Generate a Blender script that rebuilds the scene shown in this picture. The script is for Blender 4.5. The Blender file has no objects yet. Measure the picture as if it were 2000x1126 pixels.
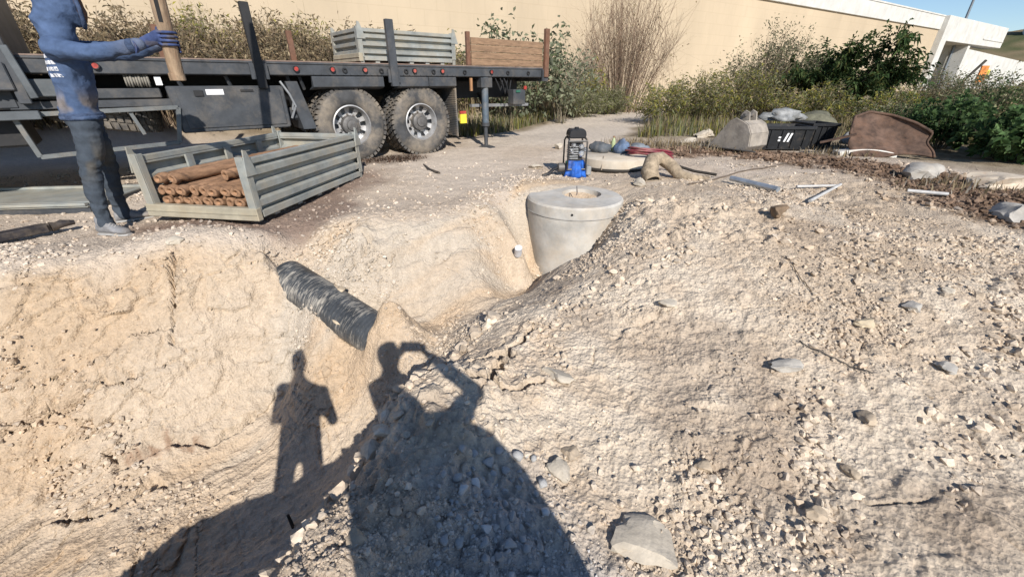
import bpy, math, random
import numpy as np
from mathutils import Vector, Matrix
from mathutils.bvhtree import BVHTree

R = math.radians
rnd = random.Random(7)
rng = np.random.default_rng(11)
SC = bpy.context.scene
COL = SC.collection

# ------------------------------------------------------------------ camera
CAM_H = 1.2
PITCH = R(26.8)
cam_d = bpy.data.cameras.new('camera')
cam = bpy.data.objects.new('camera', cam_d)
COL.objects.link(cam)
cam.location = (0, 0, CAM_H)
cam.rotation_euler = (R(90) - PITCH, 0, 0)
cam_d.sensor_width = 36
cam_d.lens = 14.4
cam_d.clip_start = 0.02
cam_d.clip_end = 2000
SC.camera = cam

# ------------------------------------------------------------------ world, sun, exposure
SUN = Vector((0.244, -0.831, 0.572)).normalized()          # towards the sun
world = bpy.data.worlds.new('World')
SC.world = world
world.use_nodes = True
wn = world.node_tree.nodes
wl = world.node_tree.links
wn.clear()
sky = wn.new('ShaderNodeTexSky')
sky.sky_type = 'NISHITA'
sky.sun_disc = False
sky.sun_elevation = math.asin(SUN.z)
sky.sun_rotation = math.atan2(SUN.x, SUN.y)
sky.air_density = 0.9
sky.dust_density = 0.1
sky.ozone_density = 3.5
bg = wn.new('ShaderNodeBackground')
bg.inputs['Strength'].default_value = 0.10
wo = wn.new('ShaderNodeOutputWorld')
wl.new(sky.outputs[0], bg.inputs[0])
wl.new(bg.outputs[0], wo.inputs[0])
sun_d = bpy.data.lights.new('sun', 'SUN')
sun_d.energy = 4.6
sun_d.angle = R(0.53)
sun_d.color = (1.0, 0.945, 0.875)
sun = bpy.data.objects.new('sun', sun_d)
COL.objects.link(sun)
sun.rotation_euler = (-SUN).to_track_quat('-Z', 'Y').to_euler()
SC.view_settings.view_transform = 'Standard'
SC.view_settings.look = 'None'
SC.view_settings.gamma = 1
SC.view_settings.exposure = 0.40
SC.view_settings.use_curve_mapping = False

# ------------------------------------------------------------------ helpers: picture ray -> world (used to read positions off the photograph)
_c, _s = math.cos(PITCH), math.sin(PITCH)
def ray(u, v):
    x = (u - 1000) / 800.0; y = (v - 563) / 800.0
    return Vector((x, _c - y * _s, -_s - y * _c))
def gz(u, v, z=0.0):
    d = ray(u, v); t = (z - CAM_H) / d.z
    return Vector((0, 0, CAM_H)) + d * t
def gy(u, v, Y):
    d = ray(u, v); t = Y / d.y
    return Vector((0, 0, CAM_H)) + d * t

# ------------------------------------------------------------------ numpy noise
def _hash(ix, iy, iz, seed):
    h = (ix * 374761393 + iy * 668265263 + iz * 2147483647 + seed * 1274126177) & 0xFFFFFFFF
    h = ((h ^ (h >> 13)) * 1274126177) & 0xFFFFFFFF
    h = ((h ^ (h >> 16)) * 2246822519) & 0xFFFFFFFF
    return ((h ^ (h >> 15)) & 0xFFFFFF) / float(0xFFFFFF)
def vnoise(x, y, z=None, seed=0):
    """smooth value noise in -1..1"""
    x = np.asarray(x, float); y = np.asarray(y, float)
    fx = np.floor(x); fy = np.floor(y)
    ix = fx.astype(np.int64); iy = fy.astype(np.int64)
    tx = x - fx; ty = y - fy
    tx = tx * tx * tx * (tx * (tx * 6 - 15) + 10); ty = ty * ty * ty * (ty * (ty * 6 - 15) + 10)
    if z is None:
        a = _hash(ix, iy, 0, seed); b = _hash(ix + 1, iy, 0, seed)
        c = _hash(ix, iy + 1, 0, seed); d = _hash(ix + 1, iy + 1, 0, seed)
        return ((a + (b - a) * tx) + ((c + (d - c) * tx) - (a + (b - a) * tx)) * ty) * 2 - 1
    z = np.asarray(z, float); fz = np.floor(z); iz = fz.astype(np.int64); tz = z - fz
    tz = tz * tz * (3 - 2 * tz)
    def lay(k):
        a = _hash(ix, iy, iz + k, seed); b = _hash(ix + 1, iy, iz + k, seed)
        c = _hash(ix, iy + 1, iz + k, seed); d = _hash(ix + 1, iy + 1, iz + k, seed)
        p = a + (b - a) * tx; q = c + (d - c) * tx
        return p + (q - p) * ty
    p = lay(0); q = lay(1)
    return (p + (q - p) * tz) * 2 - 1
def fbm(x, y, oct=4, seed=0, gain=0.5):
    a = 1.0; r = 0.0; n = 0.0
    for k in range(oct):
        ca, sa = math.cos(k * 1.1 + .4), math.sin(k * 1.1 + .4)
        r = r + a * vnoise((x * ca - y * sa) * 2 ** k + 13.7 * k, (x * sa + y * ca) * 2 ** k + 5.1 * k, None, seed + k); n += a; a *= gain
    return r / n
def billow(x, y, oct=4, seed=0, gain=0.5):
    a = 1.0; r = 0.0; n = 0.0
    for k in range(oct):
        ca, sa = math.cos(k * 1.3 + .2), math.sin(k * 1.3 + .2)
        r = r + a * np.abs(vnoise((x * ca - y * sa) * 2 ** k + 3.7 * k, (x * sa + y * ca) * 2 ** k + 9.1 * k, None, seed + k)); n += a; a *= gain
    return r / n
def cell(x, y, seed=0):
    """F1, F2 distance and id of a jittered cell pattern"""
    x = np.asarray(x, float); y = np.asarray(y, float)
    ix = np.floor(x).astype(np.int64); iy = np.floor(y).astype(np.int64)
    f1 = np.full(x.shape, 9.0); f2 = np.full(x.shape, 9.0); idd = np.zeros(x.shape)
    for dx in (-1, 0, 1):
        for dy in (-1, 0, 1):
            cx = ix + dx; cy = iy + dy
            px = cx + _hash(cx, cy, 1, seed); py = cy + _hash(cx, cy, 2, seed)
            d = np.sqrt((px - x) ** 2 + (py - y) ** 2)
            m = d < f1
            f2 = np.where(m, f1, np.minimum(f2, d))
            idd = np.where(m, _hash(cx, cy, 3, seed), idd)
            f1 = np.where(m, d, f1)
    return f1, f2, idd
def sst(a, b, x):
    t = np.clip((x - a) / (b - a), 0, 1)
    return t * t * (3 - 2 * t)

# ------------------------------------------------------------------ mesh helpers
def fast_mesh(name, V, F, col=None, smooth=False):
    """V (n,3), F (m,k) equal-sized polygons"""
    me = bpy.data.meshes.new(name)
    V = np.asarray(V, np.float32); F = np.asarray(F, np.int32)
    n, m, k = len(V), len(F), F.shape[1]
    me.vertices.add(n); me.vertices.foreach_set('co', V.ravel())
    me.loops.add(m * k); me.loops.foreach_set('vertex_index', F.ravel())
    me.polygons.add(m)
    me.polygons.foreach_set('loop_start', np.arange(0, m * k, k, dtype=np.int32))
    me.polygons.foreach_set('loop_total', np.full(m, k, np.int32))
    me.polygons.foreach_set('use_smooth', np.full(m, smooth, bool))
    if col is not None:
        at = me.color_attributes.new('Col', 'FLOAT_COLOR', 'POINT')
        c4 = np.ones((n, 4), np.float32); c4[:, :3] = col
        at.data.foreach_set('color', c4.ravel())
    me.update(calc_edges=True)
    return me
def link(name, data, mat=None, parent=None):
    o = bpy.data.objects.new(name, data)
    COL.objects.link(o)
    if mat is not None and data is not None:
        data.materials.append(mat)
    if parent is not None:
        o.parent = parent
    return o
def tag(o, label=None, cat=None, group=None, kind=None):
    if label: o['label'] = label
    if cat: o['category'] = cat
    if group: o['group'] = group
    if kind: o['kind'] = kind
    return o
def thing(name, label, cat, loc=(0, 0, 0), rotz=0.0, group=None):
    o = bpy.data.objects.new(name, None)
    COL.objects.link(o)
    o.empty_display_size = 0.1
    o.location = loc; o.rotation_euler = (0, 0, rotz)
    return tag(o, label, cat, group)
def copy_tree(o, parent=None):
    c = o.copy(); COL.objects.link(c)
    if parent is not None: c.parent = parent
    for ch in list(o.children): copy_tree(ch, c)
    return c

class MB:
    def __init__(s): s.v = []; s.f = []
    def add(s, vs, fs):
        n = len(s.v); s.v += [tuple(p) for p in vs]; s.f += [tuple(i + n for i in q) for q in fs]; return s
    def box(s, x0, x1, y0, y1, z0, z1):
        return s.add([(x0,y0,z0),(x1,y0,z0),(x1,y1,z0),(x0,y1,z0),(x0,y0,z1),(x1,y0,z1),(x1,y1,z1),(x0,y1,z1)],
                     [(0,3,2,1),(4,5,6,7),(0,1,5,4),(1,2,6,5),(2,3,7,6),(3,0,4,7)])
    def bar(s, p0, p1, w, h, up=(0,0,1)):
        """rectangular bar between two points, w across, h along up"""
        p0 = Vector(p0); p1 = Vector(p1); d = (p1 - p0).normalized()
        r = d.cross(Vector(up))
        if r.length < 1e-4: r = d.cross(Vector((0,1,0)))
        r.normalize(); u = r.cross(d)
        r *= w / 2; u *= h / 2
        vs = [p0 - r - u, p0 + r - u, p0 + r + u, p0 - r + u, p1 - r - u, p1 + r - u, p1 + r + u, p1 - r + u]
        return s.add(vs, [(0,3,2,1)[::-1],(4,5,6,7)[::-1],(0,1,5,4)[::-1],(1,2,6,5)[::-1],(2,3,7,6)[::-1],(3,0,4,7)[::-1]])
    def tube(s, pts, r, seg=8, caps=True, closed=False):
        pts = [Vector(p) for p in pts]; n = len(pts)
        rs = r if isinstance(r, (list, tuple)) else [r] * n
        prev = None; vs = []; fs = []
        for i, p in enumerate(pts):
            a = pts[i - 1] if (i > 0 or closed) else p
            b = pts[(i + 1) % n] if (i < n - 1 or closed) else p
            d = (b - a).normalized() if (b - a).length > 1e-9 else Vector((0,0,1))
            if prev is None:
                t = Vector((0,0,1)) if abs(d.z) < .9 else Vector((1,0,0))
                e = d.cross(t).normalized()
            else:
                e = (prev - d * prev.dot(d))
                e = e.normalized() if e.length > 1e-6 else d.orthogonal().normalized()
            prev = e; g = d.cross(e)
            for k in range(seg):
                a_ = 2 * math.pi * k / seg
                vs.append(p + (e * math.cos(a_) + g * math.sin(a_)) * rs[i])
        m = n if closed else n - 1
        for i in range(m):
            j = (i + 1) % n
            for k in range(seg):
                l = (k + 1) % seg
                fs.append((i*seg+k, i*seg+l, j*seg+l, j*seg+k))
        if caps and not closed:
            fs.append(tuple(range(seg))[::-1]); fs.append(tuple((n-1)*seg + k for k in range(seg)))
        return s.add(vs, fs)
    def cyl(s, p0, p1, r0, r1=None, seg=12): return s.tube([p0, p1], [r0, r0 if r1 is None else r1], seg)
    def lathe(s, prof, seg=32, axis='z', closed=False, c=(0,0,0), skip=None):
        """profile [(r, h)]"""
        vs = []; fs = []; n = len(prof)
        for k in range(seg):
            a = 2 * math.pi * k / seg; ca, sa = math.cos(a), math.sin(a)
            for r, h in prof:
                p = (r*ca, r*sa, h) if axis == 'z' else ((r*ca, h, r*sa) if axis == 'y' else (h, r*ca, r*sa))
                vs.append((p[0]+c[0], p[1]+c[1], p[2]+c[2]))
        for k in range(seg):
            l = (k + 1) % seg
            for i in range(n if closed else n - 1):
                j = (i + 1) % n
                if skip and skip(i, k): continue
                fs.append((k*n+i, l*n+i, l*n+j, k*n+j))
        return s.add(vs, fs)
    def prism(s, poly, y0, y1):
        """polygon in x,z extruded along y"""
        n = len(poly)
        vs = [(x, y0, z) for x, z in poly] + [(x, y1, z) for x, z in poly]
        fs = [tuple(range(n)), tuple(range(2*n - 1, n - 1, -1))] + [(i, n + i, n + (i+1) % n, (i+1) % n) for i in range(n)]
        return s.add(vs, fs)
    def mesh(s, name, smooth=False):
        me = bpy.data.meshes.new(name)
        me.from_pydata(s.v, [], s.f)
        if smooth: me.polygons.foreach_set('use_smooth', [True] * len(me.polygons))
        me.update()
        return me
    def build(s, name, mat=None, parent=None, smooth=False, bevel=0, loc=None):
        o = link(name, s.mesh(name, smooth), mat, parent)
        if loc is not None: o.location = loc
        if smooth and smooth != 'all':
            es = o.modifiers.new('edges', 'EDGE_SPLIT'); es.split_angle = R(38)
        if bevel:
            b = o.modifiers.new('bevel', 'BEVEL'); b.width = bevel; b.segments = 1; b.limit_method = 'ANGLE'; b.angle_limit = R(40)
        return o

# ------------------------------------------------------------------ materials
MATS = {}
def mat(name, col, rough=0.7, metal=0.0, var=0.15, scale=8.0, dust=0.0, dust_col=(0.42, 0.33, 0.23), bump=0.0, bscale=60.0, rust=0.0, stretch=None, spec=0.4, attr=False, transl=0.0, rust_col=(0.16, 0.065, 0.03)):
    if name in MATS: return MATS[name]
    m = bpy.data.materials.new(name); m.use_nodes = True
    nt = m.node_tree; N = nt.nodes; L = nt.links
    b = N['Principled BSDF']
    b.inputs['Roughness'].default_value = rough; b.inputs['Metallic'].default_value = metal
    b.inputs['Specular IOR Level'].default_value = spec
    tc = N.new('ShaderNodeTexCoord'); src = tc.outputs['Object']
    if stretch:
        mp = N.new('ShaderNodeMapping'); mp.inputs['Scale'].default_value = stretch
        L.new(src, mp.inputs[0]); src = mp.outputs[0]
    nz = N.new('ShaderNodeTexNoise'); nz.inputs['Scale'].default_value = scale; nz.inputs['Detail'].default_value = 6
    nz.inputs['Roughness'].default_value = 0.65
    L.new(src, nz.inputs['Vector'])
    mr = N.new('ShaderNodeMapRange'); mr.inputs[1].default_value = .3; mr.inputs[2].default_value = .7
    mr.inputs[3].default_value = 1 - var * 1.6; mr.inputs[4].default_value = 1 + var * 1.2
    L.new(nz.outputs[0], mr.inputs[0])
    mx = N.new('ShaderNodeMix'); mx.data_type = 'RGBA'; mx.blend_type = 'MULTIPLY'; mx.inputs[0].default_value = 1
    if attr:
        at = N.new('ShaderNodeAttribute'); at.attribute_name = 'Col'; L.new(at.outputs[0], mx.inputs[6])
    else:
        mx.inputs[6].default_value = (*col, 1)
    L.new(mr.outputs[0], mx.inputs[7]); out = mx.outputs[2]
    def over(amount, c, sc, seed):
        nonlocal out
        n2 = N.new('ShaderNodeTexNoise'); n2.inputs['Scale'].default_value = sc; n2.inputs['Detail'].default_value = 8; n2.inputs['Roughness'].default_value = .7
        mp2 = N.new('ShaderNodeMapping'); mp2.inputs['Location'].default_value = (seed, seed * 2, 1)
        L.new(src, mp2.inputs[0]); L.new(mp2.outputs[0], n2.inputs['Vector'])
        r2 = N.new('ShaderNodeMapRange'); r2.inputs[1].default_value = .62 - amount * .35; r2.inputs[2].default_value = .82 - amount * .25; r2.inputs[4].default_value = min(1, amount * 1.3)
        L.new(n2.outputs[0], r2.inputs[0])
        x2 = N.new('ShaderNodeMix'); x2.data_type = 'RGBA'; x2.inputs[7].default_value = (*c, 1)
        L.new(r2.outputs[0], x2.inputs[0]); L.new(out, x2.inputs[6]); out = x2.outputs[2]
        return r2
    if rust: over(rust, rust_col, 5, 3.1)
    if dust: over(dust, dust_col, 3.2, 7.7)
    L.new(out, b.inputs['Base Color'])
    if bump:
        n3 = N.new('ShaderNodeTexNoise'); n3.inputs['Scale'].default_value = bscale; n3.inputs['Detail'].default_value = 5
        L.new(src, n3.inputs['Vector'])
        bp = N.new('ShaderNodeBump'); bp.inputs['Strength'].default_value = bump; bp.inputs['Distance'].default_value = .01
        L.new(n3.outputs[0], bp.inputs['Height']); L.new(bp.outputs[0], b.inputs['Normal'])
    if transl:
        t = N.new('ShaderNodeBsdfTranslucent'); L.new(out, t.inputs[0])
        ms = N.new('ShaderNodeMixShader'); ms.inputs[0].default_value = transl
        L.new(b.outputs[0], ms.inputs[1]); L.new(t.outputs[0], ms.inputs[2]); L.new(ms.outputs[0], N['Material Output'].inputs[0])
    MATS[name] = m
    return m

# ================================================================== GROUND
CREST = np.array([(-9,1.5),(-6,1.8),(-4.6,2.15),(-3.5,2.6),(-2.7,2.98),(-2.25,3.28),(-1.7,3.6),(-1.05,3.86),(-.58,4.12),(-.24,4.42),(-.02,4.78),(.15,5.2),(.6,5.45),(1.2,5.5),(9,5.6)])
EDGE = np.array([(-4.2,-2.4),(-2.6,-.8),(-1.84,-.03),(-1.4,.3),(-1.05,.58),(-.82,1.0),(-.62,1.8),(-.2,2.6),(.2,3.2),(.7,3.75),(1.3,4.3),(1.6,4.8)])
def crest_y(x): return np.interp(x, CREST[:,0], CREST[:,1])
def edge_x(y): return np.interp(y, EDGE[:,1], EDGE[:,0])
CP = []
def lip(P, depth, offs, side, ztop):
    """control points stepping down from an edge line into the trench"""
    for k in range(len(P)):
        a = P[max(k-1, 0)]; b = P[min(k+1, len(P)-1)]; t = (b - a) / np.linalg.norm(b - a); n = np.array([t[1], -t[0]]) * side
        for o, f in offs:
            q = P[k] + n * o; CP.append((q[0], q[1], ztop[k] * (1 - f) + depth[k] * f))
_dep = [-1.2,-1.3,-1.36,-1.36,-1.30,-1.12,-.82,-.70,-.74,-.82]
lip(CREST[1:11], _dep, [(0,.02),(.17,.16),(.42,.52),(.68,.88)], 1, [-.0]*10)
lip(EDGE[1:10], [-1.3,-1.38,-1.4,-1.4,-1.36,-1.1,-.66,-.66,-.72], [(0,0),(.16,.4),(.30,.8)], -1, [-.42,-.42,-.42,-.42,-.4,-.34,-.42,-.50,-.36])
CP += [(x, y, z) for x, y, z in [
 # plateau
 (-8,3,0),(-5.5,2.7,0),(-4.2,3.1,0),(-3.3,3.3,.0),(-2.5,3.7,.0),(-1.6,4.1,.0),(-.8,4.5,0),(-.2,5,.02),(.3,5.8,.03),(-3.5,4.4,.02),(-2,5.4,.05),(-5,5,.03),
 (-1.4,7.3,.1),(-3.4,6.2,.08),(-6,6,.06),(.9,6.2,.03),(1.7,6.6,.04),(.4,8,.06),(3,7.2,.06),(5,7,.1),(7,6.5,.12),(2.6,5.6,.06),(4,5.4,.1),(6,5,.12),(.75,5.5,.03),
 # trench floor
 (-4.2,-.2,-1.3),(-3.2,.8,-1.38),(-2.4,1.5,-1.4),(-1.8,1.9,-1.4),(-1.4,2.2,-1.3),(-.95,2.5,-.95),(-.62,2.75,-.74),(-.45,3.2,-.68),(-.1,3.55,-.72),(-.55,3.45,-.55),(-.3,2.3,-.45),
 (.25,4.0,-.9),(.28,4.25,-.9),(.16,4.5,-.75),(0,4.0,-.75),(.6,3.95,-.8),
 # ledge that carries the pipe
 (-2.0,3.32,-.34),(-1.55,3.05,-.50),(-1.0,2.74,-.62),(-1.5,2.86,-.62),(-1.9,3.08,-.52),(-.85,2.7,-.66),(-1.45,3.25,-.34),(-1.8,2.65,-.98),
 # spoil heap top
 (-.1,.5,-.42),(0,1.3,-.36),(.1,2,-.3),(.5,2.6,-.22),(1,3.1,-.06),(1.5,3.6,.06),(1.9,4.3,.1),(1.2,1.3,-.34),(2.1,1.1,-.3),(2,2,-.14),(2.7,3.2,.08),(3.2,1.8,-.06),(3.8,3,.06),(3.2,4.4,.06),
 (4.6,1,-.15),(4.6,4,.1),(6,2.5,.08),(3.4,.3,-.25),(1.2,.3,-.4),(1.12,4.25,-.1),(1.3,4.6,-.02),(.95,4.0,-.28),
 # where the onlookers stand
 (.0,-.35,-.43),(-.8,-.4,-.42),(-1.6,-.9,-.42),(.8,-.7,-.45),(0,-2,-.4),(-3,-3,-.4),(3,-2,-.3),(-6,-1.5,-.9),(-6.5,.2,-1.1),(-8,-2,-.6),(6,-1,-.1)]]
CP = np.array(CP)
def _tps_fit(P):
    n = len(P); d = np.linalg.norm(P[:, None, :2] - P[None, :, :2], axis=2)
    K = np.where(d > 0, d ** 2 * np.log(d + 1e-12), 0) + np.eye(n) * 0.006
    Q = np.c_[np.ones(n), P[:, :2]]
    A = np.zeros((n + 3, n + 3)); A[:n, :n] = K; A[:n, n:] = Q; A[n:, :n] = Q.T
    return np.linalg.solve(A, np.r_[P[:, 2], 0, 0, 0])
_W = _tps_fit(CP)
def tps(x, y):
    x = np.asarray(x, float); y = np.asarray(y, float); sh = x.shape
    x = x.ravel(); y = y.ravel(); out = np.empty(len(x))
    for a in range(0, len(x), 40000):
        xs, ys = x[a:a+40000], y[a:a+40000]
        d2 = (xs[:, None] - CP[None, :, 0]) ** 2 + (ys[:, None] - CP[None, :, 1]) ** 2
        out[a:a+40000] = (0.5 * d2 * np.log(d2 + 1e-12)) @ _W[:-3] + _W[-3] + _W[-2] * xs + _W[-1] * ys
    return out.reshape(sh)
WALL_O = np.array([7.0, 24.0]); WALL_D = np.array([.846, .533]); WALL_N = np.array([.533, -.846])
def wall_dist(x, y): return (x - WALL_O[0]) * WALL_N[0] + (y - WALL_O[1]) * WALL_N[1]
def far_h(x, y):
    wd = wall_dist(x, y)
    h = 0.06 + 0 * x
    left = sst(3.0, -1.5, x)                         # bank below the wall, behind the lorry
    h = h + left * sst(6.0, 1.5, wd) * 1.15
    h = h + sst(8, 16, x) * sst(14, 4, wd) * .35
    h = h + .05 * fbm(x * .5, y * .5, 3, 91)
    return h
def masks(x, y):
    yc = crest_y(x) + .06 * vnoise(x * 3, y * 3, None, 5)
    plateau = sst(-.1, .12, y - yc)
    ex = edge_x(y) + .07 * vnoise(x * 4, y * 4, None, 6)
    heap = sst(-.06, .14, x - ex) * sst(5.6, 4.9, y + .15 * vnoise(x * 2, y * 2, None, 8)) 
    heap = np.where(y < -2.2, 1.0, heap)
    plateau = np.clip(plateau - heap, 0, 1)
    return plateau, heap, np.clip(1 - plateau - heap, 0, 1)
# fissures and torn edges in the clay: (points, width, depth)
FISS = [([(-2.72,3.02),(-2.62,2.82),(-2.6,2.62)], .022, .10), ([(-1.35,3.62),(-1.3,3.45),(-1.42,3.3)], .03, .10), ([(-1.3,3.45),(-1.12,3.56)], .025, .08),
        ([(-3.7,2.05),(-3.2,2.2),(-2.8,2.45)], .025, .06), ([(-2.85,2.05),(-2.5,2.2),(-2.1,2.45)], .035, .07), ([(-3.3,1.55),(-2.8,1.75),(-2.5,1.95)], .03, .06), ([(-3.9,1.75),(-3.5,1.85)], .03,.06),
        ([(-.18,2.0),(-.02,2.08),(.12,2.3)], .03, .12), ([(-.3,1.78),(-.06,1.7),(.18,1.78)], .03, .12), ([(-.1,1.98),(-.12,1.72)], .025, .1),
        ]
def seg_dist(x, y, pts):
    d = np.full(x.shape, 9.0)
    for (ax, ay), (bx, by) in zip(pts[:-1], pts[1:]):
        dx, dy = bx - ax, by - ay
        t = np.clip(((x - ax) * dx + (y - ay) * dy) / (dx * dx + dy * dy), 0, 1)
        d = np.minimum(d, np.hypot(x - ax - t * dx, y - ay - t * dy))
    return d
def height(x, y, detail=True):
    x = np.asarray(x, float); y = np.asarray(y, float)
    r = np.hypot(x, y - 2)
    w = sst(9.5, 6.0, r)
    near = np.where(w > 0, np.clip(tps(np.clip(x, -9, 9), np.clip(y, -6, 10)), -1.5, .3), 0)
    h = near * w + far_h(x, y) * (1 - w)
    pl, hp, bk = masks(x, y)
    n1 = fbm(x * 1.3, y * 1.3, 3, 21)
    # gentle undulation everywhere
    h = h + .025 * n1 * (pl + hp * 1.4 + bk * .8)
    for (ax, ay), am, sg in (((-.93, 2.68), .24, .14), ((-1.05, 2.60), .12, .10), ((-.84, 2.74), .10, .14), ((-2.16, 3.46), .08, .12)):
        h = h + am * (1 + .35 * vnoise(x * 8, y * 8, None, 54)) * np.exp(-((x - ax) ** 2 + (y - ay) ** 2) / (2 * sg * sg))
    dl = seg_dist(x, y, [(-2.10, 3.20), (-1.22, 2.68)]); h = h + .10 * np.exp(-(dl / .075) ** 2) * (1 + .5 * vnoise(x * 9, y * 9, None, 55))
    if detail:
        fade = sst(14, 5, r)
        rough = .35 + .65 * sst(-.25, .35, fbm(x * .9 + 3, y * .9, 3, 77))
        # loose clods on the heap
        f1, f2, idd = cell(x * 7 + .5 * vnoise(x * 9, y * 9, None, 3), y * 7, 14)
        clod = np.clip(f2 - f1, 0, .5) * (idd ** 2)
        f1b, f2b, idb = cell(x * 17, y * 17 + .4 * vnoise(x * 20, y * 20, None, 4), 15)
        clodb = np.clip(f2b - f1b, 0, .45) * idb
        b1 = billow(x * 2.6, y * 2.6, 5, 31, .55)
        h = h + hp * fade * (rough * (.10 * clod + .05 * clodb) + .05 * (.33 - b1) * (.4 + .6 * rough) + .03 * rough * (.33 - billow(x * 11, y * 11, 3, 33, .6)) + .009 * fbm(x * 34, y * 34, 3, 41, .6))
        # cut clay: bucket strokes along the bank and small tears
        q = x * .80 + y * .60; p = -x * .60 + y * .80
        st = fbm(q * 1.2, p * 9, 3, 51)
        tear = np.clip(fbm(q * 2.2, p * 6, 4, 61) - .12, 0, 1)
        h = h + bk * (.012 * st - .10 * tear * sst(-.1, .3, fbm(x * .8, y * .8 + 5, 2, 62)) + .014 * fbm(q * 7, p * 26, 3, 63) + .03 * clod * rough + .05 * (.33 - billow(x * 4, y * 4, 5, 64, .6)) * (.35 + .65 * sst(-1.6, -2.6, x)) + .006 * fbm(x * 30, y * 30, 3, 65))
        cs = np.abs(vnoise(q * 1.6 + .5 * vnoise(x * 3, y * 3, None, 66), p * 5 + .6 * vnoise(x * 4, y * 4, None, 67), None, 68))
        gate = sst(.0, .35, fbm(x * 1.5 + 8, y * 1.5, 3, 69)) * sst(-.9, -1.9, x)
        h = h - bk * gate * (.045 * sst(.10, .0, cs) + .03 * sst(.35, .1, cs) * clodb * 2)
        cs2 = np.abs(vnoise(x * 5 + .6 * vnoise(x * 8, y * 8, None, 56), y * 5, None, 58))
        h = h - (bk * .4 + hp) * .022 * sst(.09, .0, cs2) * sst(.05, .4, fbm(x * 2.1 + 4, y * 2.1, 2, 59))
        # trampled gravel
        h = h + pl * fade * (.012 * fbm(x * 9, y * 9, 4, 71, .6) + .02 * clodb * rough * sst(5.5, 3.2, y) + .016 * clodb + .03 * clod * rough * sst(4.6, 3.0, y) + .02 * (.3 - billow(x * 2, y * 2, 4, 72)))
        for pts, wd, dp in FISS:
            d = seg_dist(x + .05 * vnoise(x * 9, y * 9, None, 81) + .02 * vnoise(x * 30, y * 30, None, 83), y + .05 * vnoise(x * 9 + 7, y * 9, None, 82), pts)
            h = h - dp * sst(wd, wd * .3, d) + .02 * sst(wd * 4, wd * 1.2, d) * (d > wd)
    return h
def hz(x, y): return float(height(np.array([x]), np.array([y]))[0])
def at(u, v):
    """where the line of sight through a photograph pixel meets the ground"""
    d = ray(u, v); lo = .4; o = Vector((0, 0, CAM_H))
    ts = np.linspace(.4, 30, 6000) if d.z > -.25 else np.linspace(.4, 9, 3000)
    px, py, pz = d.x * ts, d.y * ts, CAM_H + d.z * ts
    k = np.argmax(pz < height(px, py, False)); 
    return Vector((px[k], py[k], hz(px[k], py[k])))

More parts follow.
